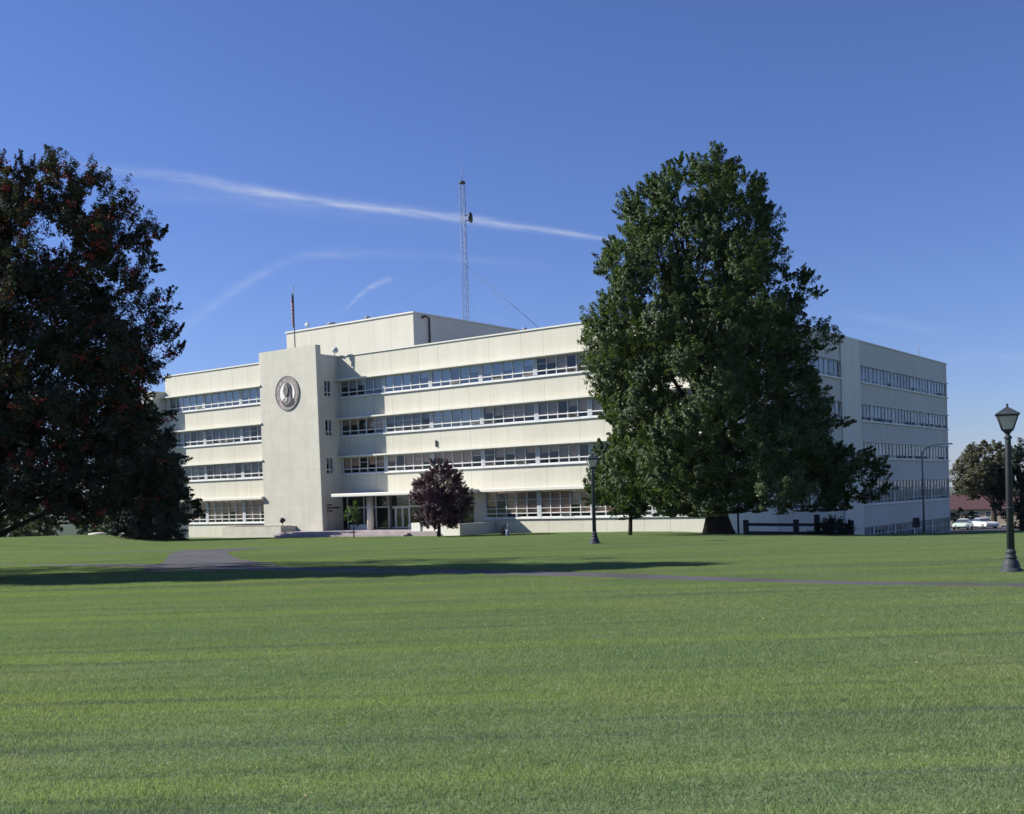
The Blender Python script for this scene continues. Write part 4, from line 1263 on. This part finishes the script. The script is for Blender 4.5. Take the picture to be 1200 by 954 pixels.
# small things near the building
cs = [(.02, -.22, .22), (.3, -.2, .2), (.55, -.1, .1), (.75, -.03, .03)]
make_tree('conifer_shrub', 'tiny dark cone shaped shrub on the lawn before the shaded wall', 'shrub', G(-.75, 88.0), cs, 0, 1, 14, (.09, .14), 6, 20, .06, M['evergreen'], M['barkdark'], .03, .6, (0, 0), (0, 1), .5, 1, None, 4, .4, .4)
pm = MB(); pm.lathe([(.16, -.1), (.16, .42), (.13, .5), (.05, .54)], 14); pm.tube([(0, 0, .5), (0, 0, 1.0)], .025, 8)
o = pm.build('standpipe', simple('pale blue grey paint', (.22, .24, .32), .6)); o.location = G(-.4, 87.6); tag(o, 'pale bluish standpipe next to the tiny cone shrub', 'standpipe')
for x, y, r, lb in ((-41.3, 111.0, .95, 'left one of two low pale concrete lids on the far lawn edge'), (-39.2, 111.4, .85, 'right one of two low pale concrete lids on the far lawn edge')):
    lm = MB(); lm.lathe([(r, -.15), (r, .08), (r * .9, .2), (r * .5, .27), (.02, .29)], 24)
    o = lm.build('concrete_lid', M['concrete']); o.location = G(x, y); tag(o, lb, 'lid', 'pale concrete lids on the lawn')

# ---------------------------------------------------------------- brick houses
def brickmat(name, c1, c2):
    m, t, out = newmat(name)
    tc = t.n('ShaderNodeTexCoord').outputs['Object']; xyz = t.n('ShaderNodeSeparateXYZ', {0: tc})
    vec = t.n('ShaderNodeCombineXYZ', {0: t.m('ADD', xyz.outputs[0], xyz.outputs[1]), 1: xyz.outputs[2]}).outputs[0]
    br = t.n('ShaderNodeTexBrick', {'Vector': vec, 'Scale': 1.0, 'Mortar Size': .012, 'Brick Width': .24, 'Row Height': .085, 'Color1': c4(c1), 'Color2': c4(c2), 'Mortar': (.4, .38, .34, 1)}).outputs[0]
    p = t.n('ShaderNodeBsdfPrincipled', {'Base Color': br, 'Roughness': .85}); t.link(p.outputs[0], out.inputs[0]); return m


M['brick'] = brickmat('tan brick', (.27, .20, .15), (.33, .25, .19))
M['brick2'] = brickmat('pinkish brick', (.33, .23, .19), (.40, .29, .23))
M['redroof'] = simple('dull red roof tiles', (.075, .042, .043), .8, .2, 2.0, 0, .4, .2, (1, 6, 1))


def house(label, x, y, L, D_, zb, ze, zr, wins, doors, mat, rz=-26):
    t = thing('brick_house', (x, y, zb), label, 'house', R(rz)); e = ze - zb; r = zr - zb
    bpart('wall', lambda m: (m.box(0, L, 0, D_, -3, e), m.prism([(0, e + .003), (D_, e + .003), (D_ / 2, r - .15)], lambda a, b, d: (d, a, b), 0, .2), m.prism([(0, e + .003), (D_, e + .003), (D_ / 2, r - .15)], lambda a, b, d: (d, a, b), L - .2, L)), mat, t)
    rf = bpart('roof', lambda m: (m.hexa([(-.5, -.5, e - .12), (L + .5, -.5, e - .12), (L + .5, D_ / 2, r - .05), (-.5, D_ / 2, r - .05), (-.5, -.5, e + .06), (L + .5, -.5, e + .06), (L + .5, D_ / 2, r + .12), (-.5, D_ / 2, r + .12)]),
                                  m.hexa([(-.5, D_ + .5, e - .12), (L + .5, D_ + .5, e - .12), (L + .5, D_ / 2 + .004, r - .05), (-.5, D_ / 2 + .004, r - .05), (-.5, D_ + .5, e + .06), (L + .5, D_ + .5, e + .06), (L + .5, D_ / 2 + .004, r + .12), (-.5, D_ / 2 + .004, r + .12)])), M['redroof'], t)
    bpart('chimney', lambda m: m.box(L * .62, L * .62 + .8, D_ / 2 + .4, D_ / 2 + 1.0, e, r + .9), mat, rf)
    for a, z, w, h in wins:
        fo = bpart('window', lambda m: (m.box(a, a + w, -.06, .02, z, z + .09), m.box(a, a + w, -.06, .02, z + h - .09, z + h), m.box(a, a + .09, -.06, .02, z + .09, z + h - .09), m.box(a + w - .09, a + w, -.06, .02, z + .09, z + h - .09), m.box(a + .09, a + w - .09, -.05, .0, z + h / 2 - .04, z + h / 2 + .04)), M['whitepaint'], t)
        g = MB(); g.quad([(a + .09, -.02, z + .09), (a + w - .09, -.02, z + .09), (a + w - .09, -.02, z + h - .09), (a + .09, -.02, z + h - .09)]); g.build('pane', M['housepane'], fo)
    for a, z, w, h in doors:
        bpart('door', lambda m: (m.box(a, a + w, -.08, -.002, z, z + h), m.box(a - .1, a + w + .1, -.5, -.002, z + h, z + h + .12)), M['whitepaint'], t)
    bpart('downpipe', lambda m: m.tube([(L * .42, -.08, -1), (L * .42, -.08, e - .1)], .07, 8), M['steel'], t)
    return t


M['housepane'] = simple('dark house panes', (.06, .07, .09), .08, .2, 1.0, 0, 0, .8)
house('long two storey tan brick house with dull red roof beyond the parked cars', 88.6, 236, 18.5, 9, -9.6, -3.9, -.9,
      [(.6, 4.0, 1.3, 1.3), (3.6, 4.0, 1.1, 1.3), (8.2, 4.0, 1.2, 1.3), (10.6, 4.0, 1.2, 1.3), (13.6, 4.0, 1.2, 1.3), (.6, 1.0, 1.3, 1.3), (3.6, 1.0, 1.1, 1.3), (13.4, 1.0, 1.4, 1.4)],
      [(8.1, .2, 1.2, 2.2), (9.7, .2, 1.2, 2.2)], M['brick'])
house('paler pinkish brick house at the right edge, half hidden by the lamp post', 100.6, 219, 18, 9, -9.2, -4.0, -1.5,
      [(1.0, 4.0, 1.2, 1.2), (4.4, 4.0, 1.2, 1.2), (8.0, 4.0, 1.2, 1.2), (1.2, .9, 1.5, 1.5), (6.6, .9, 1.4, 1.4)], [(4.2, .2, 1.1, 2.2)], M['brick2'])

# ---------------------------------------------------------------- parked cars
def car(label, loc, rz, paint, wagon=False):
    t = thing('parked_car', loc, label, 'car', rz, 'cars parked below the lawn')
    L, W = 4.9, 1.84
    prof = [(-2.45, .42), (-2.42, .80), (-2.3, .92), (-1.5, .98), (-.95, 1.0), (.75, 1.0), (1.6, .96), (2.25, .86), (2.42, .74), (2.45, .42), (2.0, .30), (-2.0, .30)]
    body = MB(); body.prism(prof, lambda a, b, d: (a, d, b), -W / 2, W / 2)
    bpart('body', lambda m: (m.v.extend(body.v), m.f.extend(body.f), m.mi.extend(body.mi), m.sm.extend(body.sm)), paint, t, .08)
    hw = W / 2 - .12
    x0, x1, x2, x3 = (-1.75, -1.15, .25, .85) if not wagon else (-2.3, -2.1, .25, .85)
    roof = [(x1, 1.42), (x2, 1.42)]
    bpart('roof', lambda m: m.hexa([(x1 - .02, -hw + .14, 1.40), (x2 + .02, -hw + .14, 1.40), (x2 + .02, hw - .14, 1.40), (x1 - .02, hw - .14, 1.40), (x1 + .1, -hw + .22, 1.46), (x2 - .12, -hw + .22, 1.46), (x2 - .12, hw - .22, 1.46), (x1 + .1, hw - .22, 1.46)]), paint, t, .03)
    bpart('windscreen', lambda m: m.hexa([(x2, -hw, 1.0), (x3, -hw, 1.0), (x3, hw, 1.0), (x2, hw, 1.0), (x2 - .05, -hw + .14, 1.399), (x2, -hw + .14, 1.399), (x2, hw - .14, 1.399), (x2 - .05, hw - .14, 1.399)]), M['housepane'], t)
    bpart('side_windows', lambda m: m.hexa([(x0 + .45, -hw + .0, 1.0), (x2 - .01, -hw, 1.0), (x2 - .01, hw, 1.0), (x0 + .45, hw, 1.0), (x1 + .06, -hw + .14, 1.399), (x2 - .06, -hw + .14, 1.399), (x2 - .06, hw - .14, 1.399), (x1 + .06, hw - .14, 1.399)]), M['housepane'], t)
    bpart('rear_window', lambda m: m.hexa([(x0, -hw, 1.0), (x0 + .44, -hw, 1.0), (x0 + .44, hw, 1.0), (x0, hw, 1.0), (x1, -hw + .14, 1.399), (x1 + .05, -hw + .14, 1.399), (x1 + .05, hw - .14, 1.399), (x1, hw - .14, 1.399)]), M['housepane'], t)
    for sx in (1.5, -1.45):
        for sy in (1, -1):
            w = bpart('wheel', lambda m: (m.lathe([(.20, -.09), (.33, -.10), (.345, -.05), (.345, .05), (.33, .10), (.20, .09)], 20), setattr(m, 'v', [(sx + v[0], sy * (W / 2 - .06) + v[2], .345 + v[1]) for v in m.v])), M['rubber'], t)
            bpart('rim', lambda m: (m.lathe([(.02, -.075), (.19, -.08), (.20, .08), (.02, .105)], 16), setattr(m, 'v', [(sx + v[0], sy * (W / 2 - .055 + v[2]), .345 + v[1]) for v in m.v])), M['chrome'], w)
    for sy in (-.62, .62):
        bpart('headlight', lambda m: (m.lathe([(.12, 0), (.12, .05), (.06, .075)], 14), setattr(m, 'v', [(2.40 + v[2], sy + v[0], .66 + v[1]) for v in m.v])), M['chrome'], t)
        bpart('tail_light', lambda m: m.box(-2.48, -2.42, sy - .14, sy + .14, .62, .74), M['redroof'], t)
    for sx in (1, -1):
        bpart('bumper', lambda m: m.box(min(sx * 2.46, sx * 2.58), max(sx * 2.46, sx * 2.58), -W / 2 - .02, W / 2 + .02, .38, .52), M['chrome'], t, .03)


car('pale mint green parked car just right of the office block', G(60.6, 150.0, .06), R(-122), simple('pale mint car paint', (.55, .66, .55), .25, .03, 1.0, 0, 0, .6))
car('white parked car next to the pale mint one', G(64.6, 153.0, .06), R(-84), simple('white car paint', (.60, .60, .58), .3, .03, 1.0, 0, 0, .6))

# ---------------------------------------------------------------- far hills
hm = MB()
hx = np.linspace(-2600, 500, 60)
prev = None
for x in hx:
    h = 26 + 22 * math.sin(x * .0041 + 1) + 10 * math.sin(x * .013) + random.uniform(-2, 2)
    i = len(hm.v)
    hm.v += [(x, 2300, -25), (x, 2700, -25 + h * .7), (x, 3100, -22 + h), (x, 3900, -30)]
    if prev is not None:
        for k in range(3):
            hm.f.append((prev + k, i + k, i + k + 1, prev + k + 1)); hm.mi.append(0); hm.sm.append(True)
    prev = i
tag(hm.build('hills', simple('wooded hills', (.045, .06, .035), .9, .3, .01)), 'low wooded hills far behind the left shrubs', 'hills', kind='structure')

hz = MB(); hz.box(-6300, 6300, -65, 7050, -34, 41)
hm_, ht, hout = newmat('thin air haze')
hv = ht.n('ShaderNodeVolumePrincipled', {'Color': (.75, .85, 1.0, 1), 'Density': .00004})
ht.link(hv.outputs[0], hout.inputs['Volume'])
tag(hz.build('haze', hm_), 'thin clear autumn air over the whole place', 'haze', kind='stuff')

# ---------------------------------------------------------------- sky, contrails, sun
SUN_ELEV = math.atan2(1.52, 2.236)
tr_ = RX * 2.0 + RY * 1.0                         # horizontal travel of the light
sun_dir = Vector((-tr_.x, -tr_.y, 1.52)).normalized()
w = bpy.data.worlds.new('World'); scene.world = w; w.use_nodes = True
w.node_tree.nodes.clear(); t = NT(w.node_tree)
out = t.n('ShaderNodeOutputWorld'); bg = t.n('ShaderNodeBackground')
sky = t.n('ShaderNodeTexSky', sky_type='NISHITA')
sky.sun_disc = False; sky.sun_elevation = SUN_ELEV; sky.sun_rotation = math.atan2(sun_dir.x, sun_dir.y)
sky.altitude = 50; sky.air_density = 1.0; sky.dust_density = .15; sky.ozone_density = 4.0
dirv = t.n('ShaderNodeTexCoord').outputs['Generated']
xyz = t.n('ShaderNodeSeparateXYZ', {0: dirv})
yy = t.m('MAXIMUM', xyz.outputs[1], .05)
su = t.m('DIVIDE', xyz.outputs[0], yy); sv = t.m('DIVIDE', xyz.outputs[2], yy)
front = t.m('GREATER_THAN', xyz.outputs[1], .1)
puff = t.n('ShaderNodeTexNoise', {'Vector': t.n('ShaderNodeCombineXYZ', {0: t.m('MULTIPLY', su, 22), 1: t.m('MULTIPLY', t.m('MULTIPLY_ADD', su, .17, sv), 170), 2: 0.}).outputs[0], 'Scale': 1.0, 'Detail': 6.0, 'Roughness': .65}).outputs[0]
wisp = t.n('ShaderNodeTexNoise', {'Vector': t.n('ShaderNodeCombineXYZ', {0: t.m('MULTIPLY', su, 6), 1: t.m('MULTIPLY', sv, 22), 2: 3.}).outputs[0], 'Scale': 1.0, 'Detail': 4.0}).outputs[0]


def contrail(pts, wl, amp):
    """vapour trail along v = f(u) of the sky direction; wl and amp: (u, value) rows"""
    u0, u1 = pts[0][0], pts[-1][0]
    f = t.n('ShaderNodeMapRange', {0: su, 1: u0, 2: u1, 3: 0., 4: 1.}); f.clamp = True
    v0 = min(p[1] for p in pts) - .01; v1 = max(p[1] for p in pts) + .01

    def curve(rows, lo, hi):
        fc = t.n('ShaderNodeFloatCurve', {'Value': f.outputs[0]})
        c = fc.mapping.curves[0]
        q = [((a - u0) / (u1 - u0), (b - lo) / (hi - lo)) for a, b in rows]
        c.points[0].location = q[0]; c.points[1].location = q[-1]
        for p in q[1:-1]: c.points.new(*p)
        fc.mapping.update()
        return t.m('MULTIPLY_ADD', fc.outputs[0], hi - lo, lo)
    d = t.m('SUBTRACT', sv, t.m('ADD', curve(pts, v0, v1), t.m('MULTIPLY', t.m('SUBTRACT', wisp, .5), .006)))
    wd = curve(wl, 0, .03); a = curve(amp, 0, 1)
    e = t.m('DIVIDE', d, wd)
    e = t.m('EXPONENT', t.m('MULTIPLY', t.m('MULTIPLY', e, e), -1.0))
    ins = t.m('MULTIPLY', t.m('GREATER_THAN', su, u0), t.m('LESS_THAN', su, u1))
    pn = t.n('ShaderNodeMapRange', {0: puff, 1: .32, 2: .68, 3: .25, 4: 1.3}).outputs[0]
    return t.m('MULTIPLY', t.m('MULTIPLY', e, a), t.m('MULTIPLY', ins, pn))


c1 = contrail([(-.40, .309), (-.3494, .3025), (-.2962, .2947), (-.2469, .2849), (-.1976, .2742), (-.1445, .2645), (-.0912, .2573), (-.0379, .2496), (.0076, .2413), (.0532, .2331), (.100, .2240)],
              [(-.40, .005), (-.25, .0044), (-.1, .0040), (0, .0034), (.1, .0014)], [(-.40, .03), (-.33, .14), (-.26, .34), (-.18, .42), (-.05, .40), (.05, .36), (.1, .12)])
c1b = contrail([(-.36, .283), (-.28, .277), (-.2, .2655), (-.1, .247), (.0, .233)], [(-.36, .008), (0, .006)], [(-.36, .0), (-.28, .08), (-.2, .08), (-.1, .03), (0, .0)])
c2 = contrail([(-.33, .123), (-.3128, .1397), (-.2697, .1727), (-.2229, .2018), (-.188, .2175), (-.1726, .2201), (-.1154, .2190), (-.0391, .2125), (.05, .2010)],
              [(-.33, .007), (-.2, .0045), (.05, .004)], [(-.33, .0), (-.28, .08), (-.225, .14), (-.19, .08), (-.16, .11), (-.1, .06), (.0, .05), (.05, .0)])
c3 = contrail([(-.150, .163), (-.146, .1682), (-.1357, .1786), (-.124, .1874), (-.110, .194), (-.100, .1972)], [(-.15, .0018), (-.1, .0028)], [(-.15, .05), (-.135, .2), (-.11, .18), (-.1, .01)])
c4_ = contrail([(.29, .158), (.3412, .1452), (.3868, .1362), (.41, .132)], [(.29, .004), (.41, .004)], [(.29, .0), (.34, .07), (.38, .05), (.41, .0)])
c5 = contrail([(.38, .108), (.42, .112), (.47, .108)], [(.38, .006), (.47, .006)], [(.38, .01), (.43, .07), (.47, .05)])
tot = c1
for c in (c1b, c2, c3, c4_, c5): tot = t.m('ADD', tot, c)
tot = t.m('MULTIPLY', tot, front, None, True)
SKY = .062
film = t.n('ShaderNodeVectorMath', {0: sky.outputs[0], 1: (.80, .86, 1.27)}, operation='MULTIPLY').outputs[0]
skyc = t.mix(tot, film, (7.4, 7.9, 8.8, 1))
t.link(skyc, bg.inputs[0]); bg.inputs[1].default_value = SKY
t.link(bg.outputs[0], out.inputs[0])

ld = bpy.data.lights.new('sun', 'SUN'); ld.energy = 5.0; ld.angle = R(.53); ld.color = (1.0, .955, .88)
lo_ = bpy.data.objects.new('sun', ld); COL.objects.link(lo_)
lo_.rotation_euler = sun_dir.to_track_quat('Z', 'Y').to_euler()
lo_.location = sun_dir * 200

# ---------------------------------------------------------------- camera
cd = bpy.data.cameras.new('camera'); cam = bpy.data.objects.new('camera', cd); COL.objects.link(cam)
cd.sensor_width = 36; cd.lens = 1306.343 / 1200 * 36
cd.shift_y = (592.803 - 477) / 1200
cd.clip_start = .1; cd.clip_end = 20000
roll, pitch = .0304417, R(-.55371)
fw = Vector((0, math.cos(pitch), math.sin(pitch))); up = Vector((0, -math.sin(pitch), math.cos(pitch))); rt = Vector((1, 0, 0))
Rv = rt * math.cos(roll) - up * math.sin(roll); Uv = rt * math.sin(roll) + up * math.cos(roll)
m3 = Matrix((Rv, Uv, -fw)).transposed()
cam.matrix_world = Matrix.Translation((0, 0, 2.0)) @ m3.to_4x4()
scene.camera = cam
scene.view_settings.view_transform = 'Standard'; scene.view_settings.look = 'None'
scene.view_settings.exposure = 0.70; scene.view_settings.gamma = 1.0
scene.cycles.use_denoising = True
scene.cycles.max_bounces = 8; scene.cycles.diffuse_bounces = 1; scene.cycles.glossy_bounces = 3; scene.cycles.transparent_max_bounces = 12
scene.cycles.sample_clamp_indirect = 6.0
